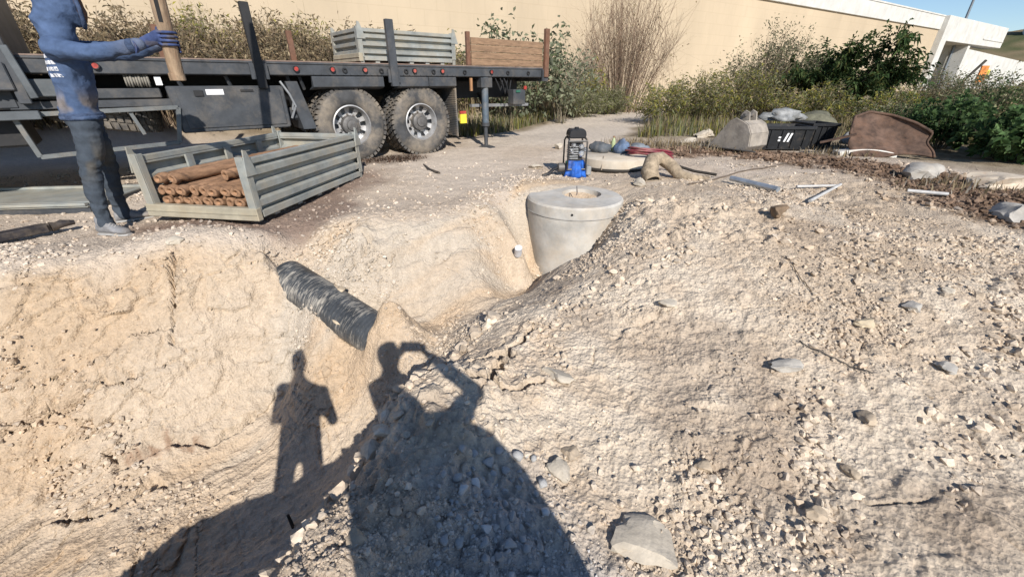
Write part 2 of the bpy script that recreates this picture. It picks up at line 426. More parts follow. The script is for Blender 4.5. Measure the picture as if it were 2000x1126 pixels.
RED = [np.array(p) for p in [[(2.4,7.9),(3.4,7.9),(4.5,7.2),(5.0,6.2),(5.2,5.2),(5.0,4.2),(5.2,3.4)]]]
def ground_colour(x, y, z):
    pl, hp, bk = masks(x, y)
    n = x.shape[0]
    def c(r, g, b): return np.array([r, g, b])[None, :]
    t1 = sst(-.4, .4, fbm(x * 1.1, y * 1.1, 4, 101))[:, None]
    t2 = sst(-.45, .45, fbm(x * 5, y * 5, 4, 103))[:, None]
    t3 = fbm(x * 22, y * 22, 3, 105)[:, None]
    base = c(.505, .412, .318) * (1 - t1) + c(.565, .475, .38) * t1                    # trampled plateau
    heapc = c(.555, .450, .338) * (1 - t2) + c(.645, .545, .425) * t2
    dkp = sst(.12, .45, fbm(x * 1.7 + 31, y * 1.7, 4, 108))[:, None]; heapc = heapc * (1 - dkp * .5) + c(.33, .255, .19) * dkp * .5  # dark soil patches, with clod shadows painted into the same tone
    hw = sst(1.0, 2.8, x)[:, None] * sst(-.3, .4, fbm(x * .8 + 9, y * .8, 3, 107))[:, None]
    heapc = heapc * (1 - hw * .65) + c(.47, .36, .25) * hw * .6
    q = x * .80 + y * .60; p = -x * .60 + y * .80
    t4 = sst(-.35, .45, fbm(q * .7, p * 2.2, 4, 109))[:, None]
    clay = c(.535, .437, .33) * (1 - t4) + c(.50, .378, .258) * t4
    band = sst(.25, .6, fbm(q * .5 + 3, p * 3.0, 4, 111))[:, None]
    clay = clay * (1 - band * .7) + c(.49, .435, .36) * band * .7
    col = base * pl[:, None] + heapc * hp[:, None] + clay * bk[:, None]
    # grey crushed stone at the photographer's feet
    g = sst(.75, .3, np.hypot((x - .02) / .75, (y - .55) / 1.15) + .15 * vnoise(x * 6, y * 6, None, 113))[:, None] * hp[:, None]
    col = col * (1 - g) + c(.43, .405, .385) * g
    # iron-stained tears
    ir = (sst(.06, .0, seg_dist(x, y, [(-2.72,2.1),(-2.45,2.22)]) + .05 * vnoise(x * 14, y * 14, None, 121) + .04 * vnoise(x * 40, y * 40, None, 122)))[:, None] * .75
    col = col * (1 - ir * .8) + c(.22, .11, .06) * ir * .8
    # red-brown topsoil strip
    d = seg_dist(x, y, [tuple(p) for p in RED[0]]) + .35 * fbm(x * 2.2, y * 2.2, 3, 115) + .15 * fbm(x * 9, y * 9, 2, 116)
    rd = sst(1.0, .5, d)[:, None]
    col = col * (1 - rd) + (c(.125, .08, .052) * (1 - t2) + c(.26, .18, .125) * t2) * rd
    # stained gravel round the crate, leaf litter behind it
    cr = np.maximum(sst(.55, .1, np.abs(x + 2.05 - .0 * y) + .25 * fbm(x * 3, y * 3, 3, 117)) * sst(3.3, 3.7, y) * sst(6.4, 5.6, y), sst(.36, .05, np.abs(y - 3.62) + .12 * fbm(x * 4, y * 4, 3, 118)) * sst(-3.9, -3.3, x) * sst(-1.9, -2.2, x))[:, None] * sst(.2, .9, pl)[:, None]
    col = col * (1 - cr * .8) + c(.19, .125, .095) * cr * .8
    lf = sst(.5, .15, seg_dist(x, y, [(-2.2,6.6),(-1.7,6.9)]) + .2 * fbm(x * 6, y * 6, 3, 119))[:, None]
    col = col * (1 - lf * .8) + c(.13, .09, .065) * lf * .8
    # far: packed track, then litter under the bushes
    r = np.hypot(x, y - 2)
    track = sst(1.75, 1.25, np.abs((x - 1.25) - (y - 10.5) * .46) + .25 * fbm(x * .8, y * .8, 2, 131)) * sst(8.0, 9.2, y)
    litter = sst(6.8, 8.6, r) * (1 - track) * np.clip(sst(8.5, 10.2, y) + sst(5.2, 6.4, x) * sst(4.0, 5.4, y), 0, 1)
    col = col * (1 - track[:, None]) + c(.56, .48, .39) * track[:, None]
    litt = c(.20, .155, .10) * (1 - t2) + c(.33, .27, .19) * t2
    col = col * (1 - litter[:, None]) + litt * litter[:, None]
    col = col * (1 + .13 * t3)
    return np.clip(col, .02, .9)

def ground_material():
    m = bpy.data.materials.new('dry_earth'); m.use_nodes = True
    N = m.node_tree.nodes; L = m.node_tree.links; b = N['Principled BSDF']
    b.inputs['Roughness'].default_value = .95; b.inputs['Specular IOR Level'].default_value = .15
    at_ = N.new('ShaderNodeAttribute'); at_.attribute_name = 'Col'
    tc = N.new('ShaderNodeTexCoord')
    n1 = N.new('ShaderNodeTexNoise'); n1.inputs['Scale'].default_value = 38; n1.inputs['Detail'].default_value = 10; n1.inputs['Roughness'].default_value = .72
    L.new(tc.outputs['Object'], n1.inputs['Vector'])
    v1 = N.new('ShaderNodeTexVoronoi'); v1.inputs['Scale'].default_value = 60
    L.new(tc.outputs['Object'], v1.inputs['Vector'])
    mr = N.new('ShaderNodeMapRange'); mr.inputs[1].default_value = .3; mr.inputs[2].default_value = .7; mr.inputs[3].default_value = .80; mr.inputs[4].default_value = 1.16
    L.new(n1.outputs[0], mr.inputs[0])
    mx = N.new('ShaderNodeMix'); mx.data_type = 'RGBA'; mx.blend_type = 'MULTIPLY'; mx.inputs[0].default_value = 1
    L.new(at_.outputs[0], mx.inputs[6]); L.new(mr.outputs[0], mx.inputs[7]); L.new(mx.outputs[2], b.inputs['Base Color'])
    ad = N.new('ShaderNodeMath'); ad.operation = 'MULTIPLY_ADD'; ad.inputs[1].default_value = .5
    L.new(v1.outputs['Distance'], ad.inputs[0]); L.new(n1.outputs[0], ad.inputs[2])
    bp = N.new('ShaderNodeBump'); bp.inputs['Strength'].default_value = .95; bp.inputs['Distance'].default_value = .016
    L.new(ad.outputs[0], bp.inputs['Height']); L.new(bp.outputs[0], b.inputs['Normal'])
    return m
M_GROUND = ground_material()

def build_ground():
    a_front = np.linspace(-R(62), R(62), 640)
    a_back = np.linspace(R(62), 2 * math.pi - R(62), 60)[1:-1]
    ang = np.r_[a_front, a_back]
    rad = np.r_[np.linspace(.02, .55, 26)[:-1], np.geomspace(.55, 1.7, 190)[:-1], np.geomspace(1.7, 4.5, 440)[:-1], np.geomspace(4.5, 9.5, 120)[:-1], np.geomspace(9.5, 40, 90)[:-1], np.geomspace(40, 900, 16)]
    A, Rr = np.meshgrid(ang, rad)
    X = (np.sin(A) * Rr).ravel(); Y = (np.cos(A) * Rr).ravel() 
    Z = height(X, Y)
    # broken clay: blocks pushed in and out of the cut face
    _, _, bk = masks(X, Y)
    near = (bk > .02) & (np.hypot(X, Y) < 7)
    xb, yb, zb = X[near], Y[near], Z[near]
    q = xb * .80 + yb * .60
    wq = q + .06 * vnoise(q * 6, zb * 9, None, 901); wz = zb + .05 * vnoise(q * 5, zb * 7, None, 902) - .25 * q
    push = np.zeros(len(xb))
    for fr, am, sd in ((3.2, .050, 911), (7.5, .034, 912), (17, .018, 913)):
        f1, f2, idd = cell(wq * fr, wz * fr * 1.7, sd)
        push += am * ((idd - .5) * sst(.0, .14, f2 - f1) - .45 * sst(.10, .0, f2 - f1))
    push += .010 * fbm(q * 25, zb * 40, 3, 921)
    amt = bk[near] * (.25 + .75 * sst(-.7, -1.7, xb)) * (.2 + .8 * sst(-.35, .25, fbm(q * 1.3, zb * 2.2 + 3, 3, 922)))
    X[near] += .6 * push * amt; Y[near] -= .8 * push * amt; Z[near] += .35 * push * amt
    nA, nR = len(ang), len(rad)
    i = np.arange(nR - 1)[:, None] * nA; j = np.arange(nA)[None, :]; jn = (j + 1) % nA
    F = np.stack([i + j, i + jn, i + nA + jn, i + nA + j], -1).reshape(-1, 4)[:, ::-1]
    me = fast_mesh('ground', np.c_[X, Y, Z], F, ground_colour(X, Y, Z), True)
    o = link('ground', me, M_GROUND)
    tag(o, kind='structure')
build_ground()

# ------------------------------------------------------------------ stones and clods
def icosphere(sub):
    import bmesh
    bm = bmesh.new(); bmesh.ops.create_icosphere(bm, subdivisions=sub, radius=1)
    V = np.array([v.co[:] for v in bm.verts]); F = np.array([[v.index for v in f.verts] for f in bm.faces]); bm.free()
    return V, F
ICO1 = icosphere(1); ICO2 = icosphere(2); ICO3 = icosphere(3)
def rock_shape(ico, seed, ang=.25, flat=.75, cuts=11, d0=.38):
    V, F = ico; r = np.random.default_rng(seed)
    W = V.copy()
    for k in range(cuts):                               # knock flat facets off
        n = r.normal(size=3); n /= np.linalg.norm(n); d = r.uniform(d0, .8)
        over = np.clip(W @ n - d, 0, None); W = W - over[:, None] * n[None, :] * 1.0
    W = W * (1 + ang * .35 * vnoise(V[:, 0] * 1.7 + seed, V[:, 1] * 1.7, V[:, 2] * 1.7, seed)[:, None])
    W = W * r.uniform(.75, 1.15, 3)[None, :]
    W[:, 2] *= flat
    return W
def scatter(name, xs, ys, sizes, ico, cols, nshape=14, seed=0, sink=.25, ang=.5):
    n = len(xs); r = np.random.default_rng(seed)
    V0, F0 = ico; nv, nf = len(V0), len(F0)
    shapes = np.array([rock_shape(ico, seed * 100 + k, ang) for k in range(nshape)])
    S = shapes[r.integers(0, nshape, n)]
    a = r.uniform(0, 2 * math.pi, n); ca, sa = np.cos(a), np.sin(a)
    tilt = r.normal(0, .35, n); ct, st_ = np.cos(tilt), np.sin(tilt)
    x, y, z = S[:, :, 0], S[:, :, 1], S[:, :, 2]
    y, z = y * ct[:, None] - z * st_[:, None], y * st_[:, None] + z * ct[:, None]
    x, y = x * ca[:, None] - y * sa[:, None], x * sa[:, None] + y * ca[:, None]
    zs = height(xs, ys)
    V = np.stack([x * sizes[:, None] + xs[:, None], y * sizes[:, None] + ys[:, None], z * sizes[:, None] + (zs + sizes * (.5 - sink))[:, None]], -1).reshape(-1, 3)
    F = (F0[None] + (np.arange(n) * nv)[:, None, None]).reshape(-1, 3)
    C = np.repeat(cols, nv, 0)
    return fast_mesh(name, V, F, C, False)
M_STONE = mat('stone_colour', (1, 1, 1), .95, var=.14, scale=30, bump=.35, bscale=90, attr=True, spec=.15)
def soil_cols(x, y, seed, mixw=.35, pale=(.60, .54, .46)):
    r = np.random.default_rng(seed); n = len(x)
    c = ground_colour(x, y, np.zeros(n))
    k = (r.uniform(0, 1, n) ** 2 * mixw)[:, None]
    c = c * (1 - k) + np.array(pale)[None] * k
    return np.clip(c * r.uniform(.78, 1.16, n)[:, None], .02, .85)
def sample(n, seed, keep):
    """points over the near ground, denser towards the viewer, thinned by keep(x, y)"""
    r = np.random.default_rng(seed); X = []; Y = []; got = 0
    while got < n:
        a = r.uniform(-R(60), R(60), n * 2); d = .5 + 8.3 * r.uniform(0, 1, n * 2) ** 1.7
        x, y = np.sin(a) * d, np.cos(a) * d
        k = r.uniform(0, 1, n * 2) < keep(x, y)
        X.append(x[k]); Y.append(y[k]); got += k.sum()
    return np.concatenate(X)[:n], np.concatenate(Y)[:n]
def patchy(x, y, s, f=1.1): return .12 + .88 * sst(-.05, .4, fbm(x * f, y * f, 3, s))
def k_heap(x, y): return masks(x, y)[1] * patchy(x, y, 201) ** 1.8 * (.3 + .7 * sst(-.2, .3, fbm(x * 3.2, y * 3.2, 2, 209)))
def k_bank(x, y): return masks(x, y)[2] * patchy(x, y, 203, 1.6) ** 2 + masks(x, y)[0] * patchy(x, y, 205) * sst(7.5, 3.0, y)
def sizes(n, seed, lo, hi, p=3.0):
    r = np.random.default_rng(seed); return lo + (hi - lo) * r.uniform(0, 1, n) ** p
x, y = sample(26000, 1, k_heap)
o = link('clods', scatter('clods', x, y, sizes(len(x), 2, .004, .020) * (.45 + .22 * np.hypot(x, y)).clip(.6, 1.5), ICO1, soil_cols(x, y, 3, .15), seed=3, sink=.4), M_STONE)
tag(o, 'loose small clods of dry soil strewn over the spoil heap', 'clods', kind='stuff')
x, y = sample(1100, 4, lambda x, y: masks(x, y)[1] * patchy(x, y, 207, .9) ** 2)
o = link('rubble', scatter('rubble', x, y, sizes(len(x), 5, .012, .045, 3.5) * (.35 + .25 * np.hypot(x, y)).clip(.5, 1.1), ICO2, soil_cols(x, y, 6, .5), seed=4, ang=.6), M_STONE)
tag(o, 'fist sized lumps of broken soil and stone on the spoil heap', 'rubble', kind='stuff')
BANDS = [[(.0,1.9),(.33,2.5),(.68,2.75),(1.15,3.0),(1.6,3.35)], [(1.0,3.9),(1.5,4.2),(2.0,3.9)], [(1.2,1.0),(1.5,1.6),(2.1,2.2),(2.6,2.9)], [(1.9,1.0),(2.5,1.7),(3.2,2.2)], [(.55,.75),(.9,1.2)], [(2.6,3.4),(3.4,3.2),(4.2,3.0)]]
def k_band(x, y):
    d = np.min([seg_dist(x, y, b) for b in BANDS], axis=0)
    return masks(x, y)[1] * np.exp(-(d / .16) ** 2) * (.25 + .75 * sst(-.1, .3, fbm(x * 4, y * 4, 2, 231)))
x, y = sample(2600, 21, k_band)
o = link('broken_clods', scatter('broken_clods', x, y, sizes(len(x), 22, .010, .040, 2.6) * (.45 + .2 * np.hypot(x, y)).clip(.55, 1.1), ICO1, soil_cols(x, y, 23, .12), seed=8, ang=.6, sink=.32), M_STONE)
tag(o, 'bands of larger broken clods across the spoil heap', 'clods', kind='stuff')
r9 = np.random.default_rng(77); tt = r9.uniform(0, 1, 420); seg = EDGE[1:8]; kk = tt * (len(seg) - 1); k0 = kk.astype(int).clip(0, len(seg) - 2); ff = (kk - k0)[:, None]
ex = seg[k0] * (1 - ff) + seg[k0 + 1] * ff + r9.normal(0, .05, (420, 2))
o = link('edge_lumps', scatter('edge_lumps', ex[:, 0], ex[:, 1], sizes(420, 24, .015, .075, 2.2), ICO2, soil_cols(ex[:, 0], ex[:, 1], 25, .2), seed=9, ang=.7, sink=.2), M_STONE)
tag(o, 'crumbling lumps of soil along the lip of the near trench bank', 'clods', kind='stuff')
x, y = sample(13000, 7, k_bank)
o = link('gravel', scatter('gravel', x, y, sizes(len(x), 8, .004, .022) * (.5 + .25 * np.hypot(x, y)).clip(.6, 1.4), ICO1, soil_cols(x, y, 9, .5), seed=5), M_STONE)
tag(o, 'pale gravel and crumbs of clay on the trench bank and trampled ground', 'gravel', kind='stuff')
def k_grey(x, y): return sst(.62, .3, np.hypot((x - .02) / .75, (y - .6) / 1.15)) * masks(x, y)[1]
x, y = sample(4200, 10, k_grey)
gc = np.array([.43, .41, .39])[None] * np.random.default_rng(5).uniform(.7, 1.25, len(x))[:, None]
o = link('crushed_stone', scatter('crushed_stone', x, y, sizes(len(x), 11, .003, .013), ICO1, gc, seed=6), M_STONE)
tag(o, 'grey crushed stone in the shade at the photographer\'s feet', 'gravel', kind='stuff')
def k_red(x, y): return sst(1.0, .45, seg_dist(x, y, [tuple(p) for p in RED[0]]) + .3 * fbm(x * 2.2, y * 2.2, 3, 115))
x, y = sample(5200, 12, k_red)
o = link('topsoil_clods', scatter('topsoil_clods', x, y, sizes(len(x), 13, .010, .055, 3.5), ICO1, soil_cols(x, y, 14, .2, (.35, .24, .17)), seed=7), M_STONE)
tag(o, 'crumbly red brown topsoil in a strip below the bushes', 'soil', kind='stuff')

def rock(name, label, cat, loc, size, colr, seed, rot=0, sink=.3, ico=ICO3, ang=.5, group=None, flat=1.0, tilt=(0, 0), cuts=11, d0=.38):
    W = rock_shape(ico, seed, ang, flat, cuts, d0)
    W = W + (.035 * np.stack([vnoise(W[:, 0] * 9, W[:, 1] * 9, W[:, 2] * 9 + k, seed + 7 + k) for k in range(3)], -1)) + (.07 * np.stack([vnoise(W[:, 0] * 4, W[:, 1] * 4, W[:, 2] * 4 + k, seed + k) for k in range(3)], -1))
    W = W * np.array(size)[None] * .5
    me = fast_mesh(name, W, ico[1], None, True)
    o = link(name, me, colr)
    o.location = (loc[0], loc[1], loc[2] + size[2] * (.5 - sink)); o.rotation_euler = (tilt[0], tilt[1], rot)
    m = o.modifiers.new('edges', 'EDGE_SPLIT'); m.split_angle = R(24)
    return tag(o, label, cat, group)
M_PALE = mat('pale_limestone', (.47, .415, .335), .9, var=.16, scale=9, bump=.5, bscale=40, dust=.35, spec=.2)
M_GREYST = mat('grey_limestone', (.385, .36, .32), .9, var=.16, scale=9, bump=.5, bscale=40, dust=.3, spec=.2)
M_YEL = mat('yellow_stone', (.50, .415, .29), .9, var=.1, scale=12, bump=.4, bscale=40, spec=.2)
M_BROWNST = mat('earthy_stone', (.42, .34, .25), .95, var=.2, scale=9, bump=.6, bscale=40, dust=.4, spec=.1)
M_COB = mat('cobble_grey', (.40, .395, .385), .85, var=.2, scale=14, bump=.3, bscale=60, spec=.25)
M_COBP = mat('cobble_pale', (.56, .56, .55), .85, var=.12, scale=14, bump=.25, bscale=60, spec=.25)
def rk(u, v, w, h, label, m, seed, rot=0, hgt=.5, sink=.3, **k):
    """stone that spans about w x h photograph pixels around (u, v)"""
    p = at(u, v); dep = p.y * _c + (CAM_H - p.z) * _s
    sx = w * dep / 800; sy = max(h * dep / 800 * 1.5, sx * .5)
    return rock('stone', label, 'stone', p, (sx * 1.12, sy, sx * hgt), m, seed, rot, sink, **k)
rk(1252, 1062, 128, 84, 'large flat pale stone in the sun beside the shadow edge', M_PALE, 301, -.25, .34, .25, cuts=6, d0=.62)
rk(1530, 722, 66, 34, 'grey block of stone with a dark hollow under its left end', M_GREYST, 302, .1, .5)
rk(1690, 822, 62, 34, 'grey brown stone half sunk on the right of the spoil heap', M_BROWNST, 303, .2, .5)
rk(1688, 640, 38, 32, 'smooth yellowish stone on the right of the spoil heap', M_YEL, 304, .3, .6)
rk(1098, 735, 76, 40, 'pale split slab above the tip of the shadow', M_PALE, 305, -.5, .35)
rk(1092, 915, 62, 46, 'pale rounded lump at the right edge of the shadow', M_PALE, 306, .4, .5)
rk(1112, 885, 42, 34, 'tan stone next to the pale lump at the shadow edge', M_BROWNST, 307, .9, .5)
rk(1375, 912, 36, 34, 'tan stone lying alone in the lower middle of the heap', M_BROWNST, 308, .2, .7)
rk(1512, 424, 32, 30, 'dark brown clod standing up at the top of the heap', mat('dark_clod', (.20, .14, .09), .95, var=.2, scale=12, bump=.6), 309, .2, .9)
rk(1780, 605, 42, 26, 'grey stone among dark crumbs on the far right of the heap', M_GREYST, 310, .5, .5)
rk(1855, 570, 20, 18, 'small whitish stone on the far right of the heap', M_PALE, 311, .5, .7)
rk(1850, 725, 66, 24, 'long grey stone lying flat near the right picture edge', M_GREYST, 312, .1, .35)
rk(1590, 1010, 40, 26, 'brown clod at the lower right of the heap', M_BROWNST, 313, .5, .6)
rk(1300, 600, 42, 26, 'pale tan stone on the crest right of the trench', M_PALE, 314, .5, .5)
rk(1660, 925, 30, 24, 'earthy brown stone at the lower right of the heap', M_BROWNST, 315, .5, .7)
rk(700, 1060, 40, 28, 'tan clod in the shadow at the foot of the bank', M_BROWNST, 316, .5, .7)
rk(1248, 360, 30, 26, 'white lump of limestone beside the muddy sleeve', M_PALE, 317, .5, .8)
rk(1045, 328, 30, 16, 'white flat stone left of the pump', M_PALE, 318, .2, .4)
rk(1090, 290, 26, 20, 'pale rounded stone behind the pump', M_PALE, 319, .2, .7)
rk(345, 472, 34, 20, 'pale stone on the bank edge below the crate', M_PALE, 320, .2, .6)
rk(1375, 268, 44, 22, 'whitish broken stone beside the muddy digger bucket', M_PALE, 321, .2, .6)
rk(1340, 280, 40, 16, 'low pale stone left of the muddy digger bucket', M_PALE, 322, .7, .5)
p = gz(1925, 372, .12); rock('boulder', 'long pale orange limestone boulder below the leafy bushes at right', 'boulder', (p.x + .25, p.y + .1, .08), (1.5, .6, .34), mat('boulder_stone', (.54, .46, .36), .92, var=.2, scale=3, bump=.6, bscale=25, rust=.35, rust_col=(.42, .22, .11)), 331, -.15, .3)
p = gz(1800, 345, .12); rock('boulder', 'grey weathered boulder between rusty plate and pale boulder', 'boulder', (p.x, p.y, .08), (.62, .5, .32), M_GREYST, 332, .3, .3)
p = gz(1975, 420, .1); rock('boulder', 'grey rubble block at the right picture edge below the boulder', 'boulder', (p.x, p.y, .06), (.5, .45, .34), M_GREYST, 333, .9, .3)
# cobbles tipped out in the shade
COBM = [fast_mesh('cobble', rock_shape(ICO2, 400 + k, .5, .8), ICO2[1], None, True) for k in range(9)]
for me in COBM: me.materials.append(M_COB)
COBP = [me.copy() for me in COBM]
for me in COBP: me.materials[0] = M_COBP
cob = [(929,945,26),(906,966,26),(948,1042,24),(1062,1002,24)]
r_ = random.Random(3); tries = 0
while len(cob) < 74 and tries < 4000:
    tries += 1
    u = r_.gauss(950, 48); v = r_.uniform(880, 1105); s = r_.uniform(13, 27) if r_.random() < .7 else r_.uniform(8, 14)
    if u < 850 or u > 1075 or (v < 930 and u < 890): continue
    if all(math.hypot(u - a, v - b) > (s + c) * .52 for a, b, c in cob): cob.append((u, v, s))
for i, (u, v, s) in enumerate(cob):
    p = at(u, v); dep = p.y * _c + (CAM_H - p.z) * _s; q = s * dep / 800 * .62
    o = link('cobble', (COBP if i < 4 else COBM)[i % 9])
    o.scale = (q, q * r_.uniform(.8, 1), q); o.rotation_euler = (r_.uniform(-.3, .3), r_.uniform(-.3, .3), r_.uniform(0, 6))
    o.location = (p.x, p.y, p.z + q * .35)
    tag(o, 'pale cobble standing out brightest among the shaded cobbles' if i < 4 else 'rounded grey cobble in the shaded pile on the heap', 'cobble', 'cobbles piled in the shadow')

# ================================================================== WALL, ABUTMENT, FAR HILL
WROT = math.atan2(WALL_D[1], WALL_D[0])
def wall_mat():
    m = mat('sand_render', (.50, .405, .285), .9, var=.09, scale=.35, bump=.2, bscale=30, spec=.15, dust=.22, dust_col=(.40, .33, .245), stretch=(.6, .6, .22))
    N = m.node_tree.nodes; L = m.node_tree.links; b = N['Principled BSDF']
    tc = N.new('ShaderNodeTexCoord'); mp = N.new('ShaderNodeMapping'); mp.inputs['Rotation'].default_value = (R(90), 0, 0)
    L.new(tc.outputs['Object'], mp.inputs[0])
    br = N.new('ShaderNodeTexBrick'); br.inputs['Scale'].default_value = 1.0; br.inputs['Brick Width'].default_value = 1.0; br.inputs['Row Height'].default_value = .5
    br.inputs['Mortar Size'].default_value = .012; br.inputs['Color1'].default_value = (1, 1, 1, 1); br.inputs['Color2'].default_value = (.985, .985, .985, 1); br.inputs['Mortar'].default_value = (.925, .92, .91, 1)
    L.new(mp.outputs[0], br.inputs['Vector'])
    mx = N.new('ShaderNodeMix'); mx.data_type = 'RGBA'; mx.blend_type = 'MULTIPLY'; mx.inputs[0].default_value = 1
    src = b.inputs['Base Color'].links[0].from_socket
    L.new(src, mx.inputs[6]); L.new(br.outputs['Color'], mx.inputs[7]); L.new(mx.outputs[2], b.inputs['Base Color'])
    return m
M_WALL = wall_mat()
M_CONC = mat('pale_concrete', (.56, .55, .51), .9, var=.10, scale=1.2, bump=.2, bscale=20, dust=.25, dust_col=(.40, .38, .35), spec=.2)
w = thing('retaining_wall', 'tall sand coloured wall with pale concrete coping behind the bushes', 'wall', (WALL_O[0], WALL_O[1], 0), WROT)
MB().box(-45, 38.0, .0, .5, -.3, 5.42).build('wall_face', M_WALL, w)
cp_ = MB()
MB().box(-45, 8, -.12, .6, 5.423, 6.42).build('coping', M_CONC, w)
for a in (8, 18, 28): MB().box(a + .03, a + (10 if a < 28 else 10.0), -.12, .6, 5.423, 6.42).build('coping', M_CONC, w, bevel=.02)
MB().box(-45, 38, -.16, .62, 6.423, 6.52).build('coping_cap', M_CONC, w)
MB().box(38.003, 39.3, -.5, .8, -.3, 6.5).build('pilaster', M_CONC, w, bevel=.03)
ab = thing('concrete_abutment', 'pale concrete abutment with a dark square opening at the wall end', 'abutment', (WALL_O[0] + WALL_D[0] * 39.31, WALL_O[1] + WALL_D[1] * 39.31, 0), WROT)
MB().box(0, 18.0, -.5, .9, 4.55, 6.5).build('beam', M_CONC, ab, bevel=.03)
MB().box(0, 7.6, 5.0, 5.3, -.3, 4.545).build('back_wall', M_CONC, ab)
MB().box(7.6, 8.3, -.3, 5.3, -.3, 4.545).build('pier', M_CONC, ab)
MB().box(-.3, 7.6, .0, 5.3, 4.56, 4.8).build('soffit', M_CONC, ab)
wg = MB(); wg.prism([(8.31, -.3), (40, -.3), (40, 3.3), (8.31, 4.2)], -.2, .3); wg.build('wing_wall', M_CONC, ab)
MB().box(10.5, 17.8, -.56, -.503, 5.1, 5.22).build('shadow_gap_ledge', M_CONC, ab)
# lamp post behind the coping
lp = gy(1921, 42, 47)
l = thing('street_lamp', 'slim grey lamp post rising behind the wall coping at right', 'lamp post', (lp.x + .5, lp.y + 2.5, 0))
MB().tube([(0,0,0),(0,0,6.0),(0,0,12)], [.14,.12,.08], 10).build('pole', mat('lamp_steel', (.20, .22, .24), .5, .6), l, smooth=True)
MB().cyl((0,0,6.35),(0,0,6.8), .22, .2, 10).build('base_collar', MATS['lamp_steel'], l, smooth=True)
MB().bar((0,0,11.9),(-1.4,-.6,12.1), .1, .08).build('arm', MATS['lamp_steel'], l)
# hill with a few houses
def hill():
    n = 60; X, Y = np.meshgrid(np.linspace(0, 1, n), np.linspace(0, 1, n)); x = 62 + X * 130; y = 56 + Y * 130
    zz = 11.5 * np.exp(-(((x - 112) / 42) ** 2 + ((y - 104) / 42) ** 2)) + .8 * fbm(x * .15, y * .15, 4, 301) - .8
    i = np.arange(n - 1)[:, None] * n + np.arange(n - 1)[None, :]
    F = np.stack([i, i + 1, i + n + 1, i + n], -1).reshape(-1, 4)
    x = x.ravel(); y = y.ravel(); zz = zz.ravel()
    t = sst(-.2, .3, fbm(x * .3, y * .3, 4, 303))[:, None]
    c = np.array([.20, .155, .09])[None] * (1 - t) + np.array([.075, .085, .035])[None] * t
    tag(link('hill', fast_mesh('hill', np.c_[x, y, zz], F, c, True), M_GROUND), kind='structure')
hill()
M_HOUSE = mat('house_plaster', (.62, .60, .56), .9, var=.1, scale=.5); M_ROOF = mat('house_roof', (.30, .17, .12), .9); M_PANE = mat('house_pane', (.06, .07, .08), .2)
for i, (x, y, sx, lab) in enumerate([(103, 92, 7, 'leftmost small pale house on the far hilltop'), (112, 98, 9, 'wider pale house in the middle of the far hilltop'), (120, 97, 7, 'small pale house on the far hilltop by the picture edge')]):
    z = 11.5 * math.exp(-(((x - 112) / 42) ** 2 + ((y - 104) / 42) ** 2)) - .9
    h = thing('house', lab, 'house', (x, y, z), -.75, 'houses on the far hill')
    MB().box(-sx/2, sx/2, -3, 3, 0, 3.6).build('wall', M_HOUSE, h)
    MB().add([(-sx/2-.3,-3.3,3.6),(sx/2+.3,-3.3,3.6),(sx/2+.3,3.3,3.6),(-sx/2-.3,3.3,3.6),(-sx/4,0,5),(sx/4,0,5)], [(0,1,5,4),(1,2,5),(2,3,4,5),(3,0,4),(0,3,2,1)]).build('roof', M_ROOF, h)
    for k in (-.28, .05, .3): MB().box(sx*k-.5, sx*k+.5, -3.05, -3.01, 1.2, 2.5).build('window', M_PANE, h)

# ================================================================== LORRY
TA = R(40); TO = Vector((-1.46, 7.25, 0.06))
M_TRK = mat('truck_grey', (.052, .057, .064), .55, var=.25, scale=4, dust=.38, dust_col=(.20, .17, .135), bump=.1, bscale=30)
M_TRKB = mat('truck_black', (.018, .018, .019), .6, var=.2, scale=5, dust=.22, dust_col=(.14, .115, .09))
M_RUSTY = mat('rusty_stake', (.16, .085, .055), .85, var=.2, scale=12, bump=.3, rust=.4)
M_TYRE = mat('tyre_rubber', (.062, .063, .065), .85, var=.25, scale=6, dust=.58, dust_col=(.30, .25, .19), bump=.15, bscale=80, spec=.25)
M_RIM = mat('wheel_rim', (.40, .40, .40), .5, .35, var=.2, scale=9, dust=.35, rust=.25)
M_HUB = mat('wheel_hub', (.13, .125, .12), .6, .3, var=.25, scale=14, dust=.4)
M_RED = mat('marker_red', (.36, .045, .035), .5, var=.3, scale=20, dust=.35)
M_GALV = mat('galvanised_steel', (.31, .325, .305), .65, .25, var=.2, scale=5, dust=.6, dust_col=(.40, .355, .27), bump=.06, rust=.12)
M_WHITE = mat('white_paper', (.75, .75, .74), .7, var=.05)
T = thing('flatbed_truck', 'dark grey flatbed lorry with stakes, tool box and dusty twin rear wheels', 'truck', TO, TA)
Z0 = TO.z
def tz(z): return z - Z0
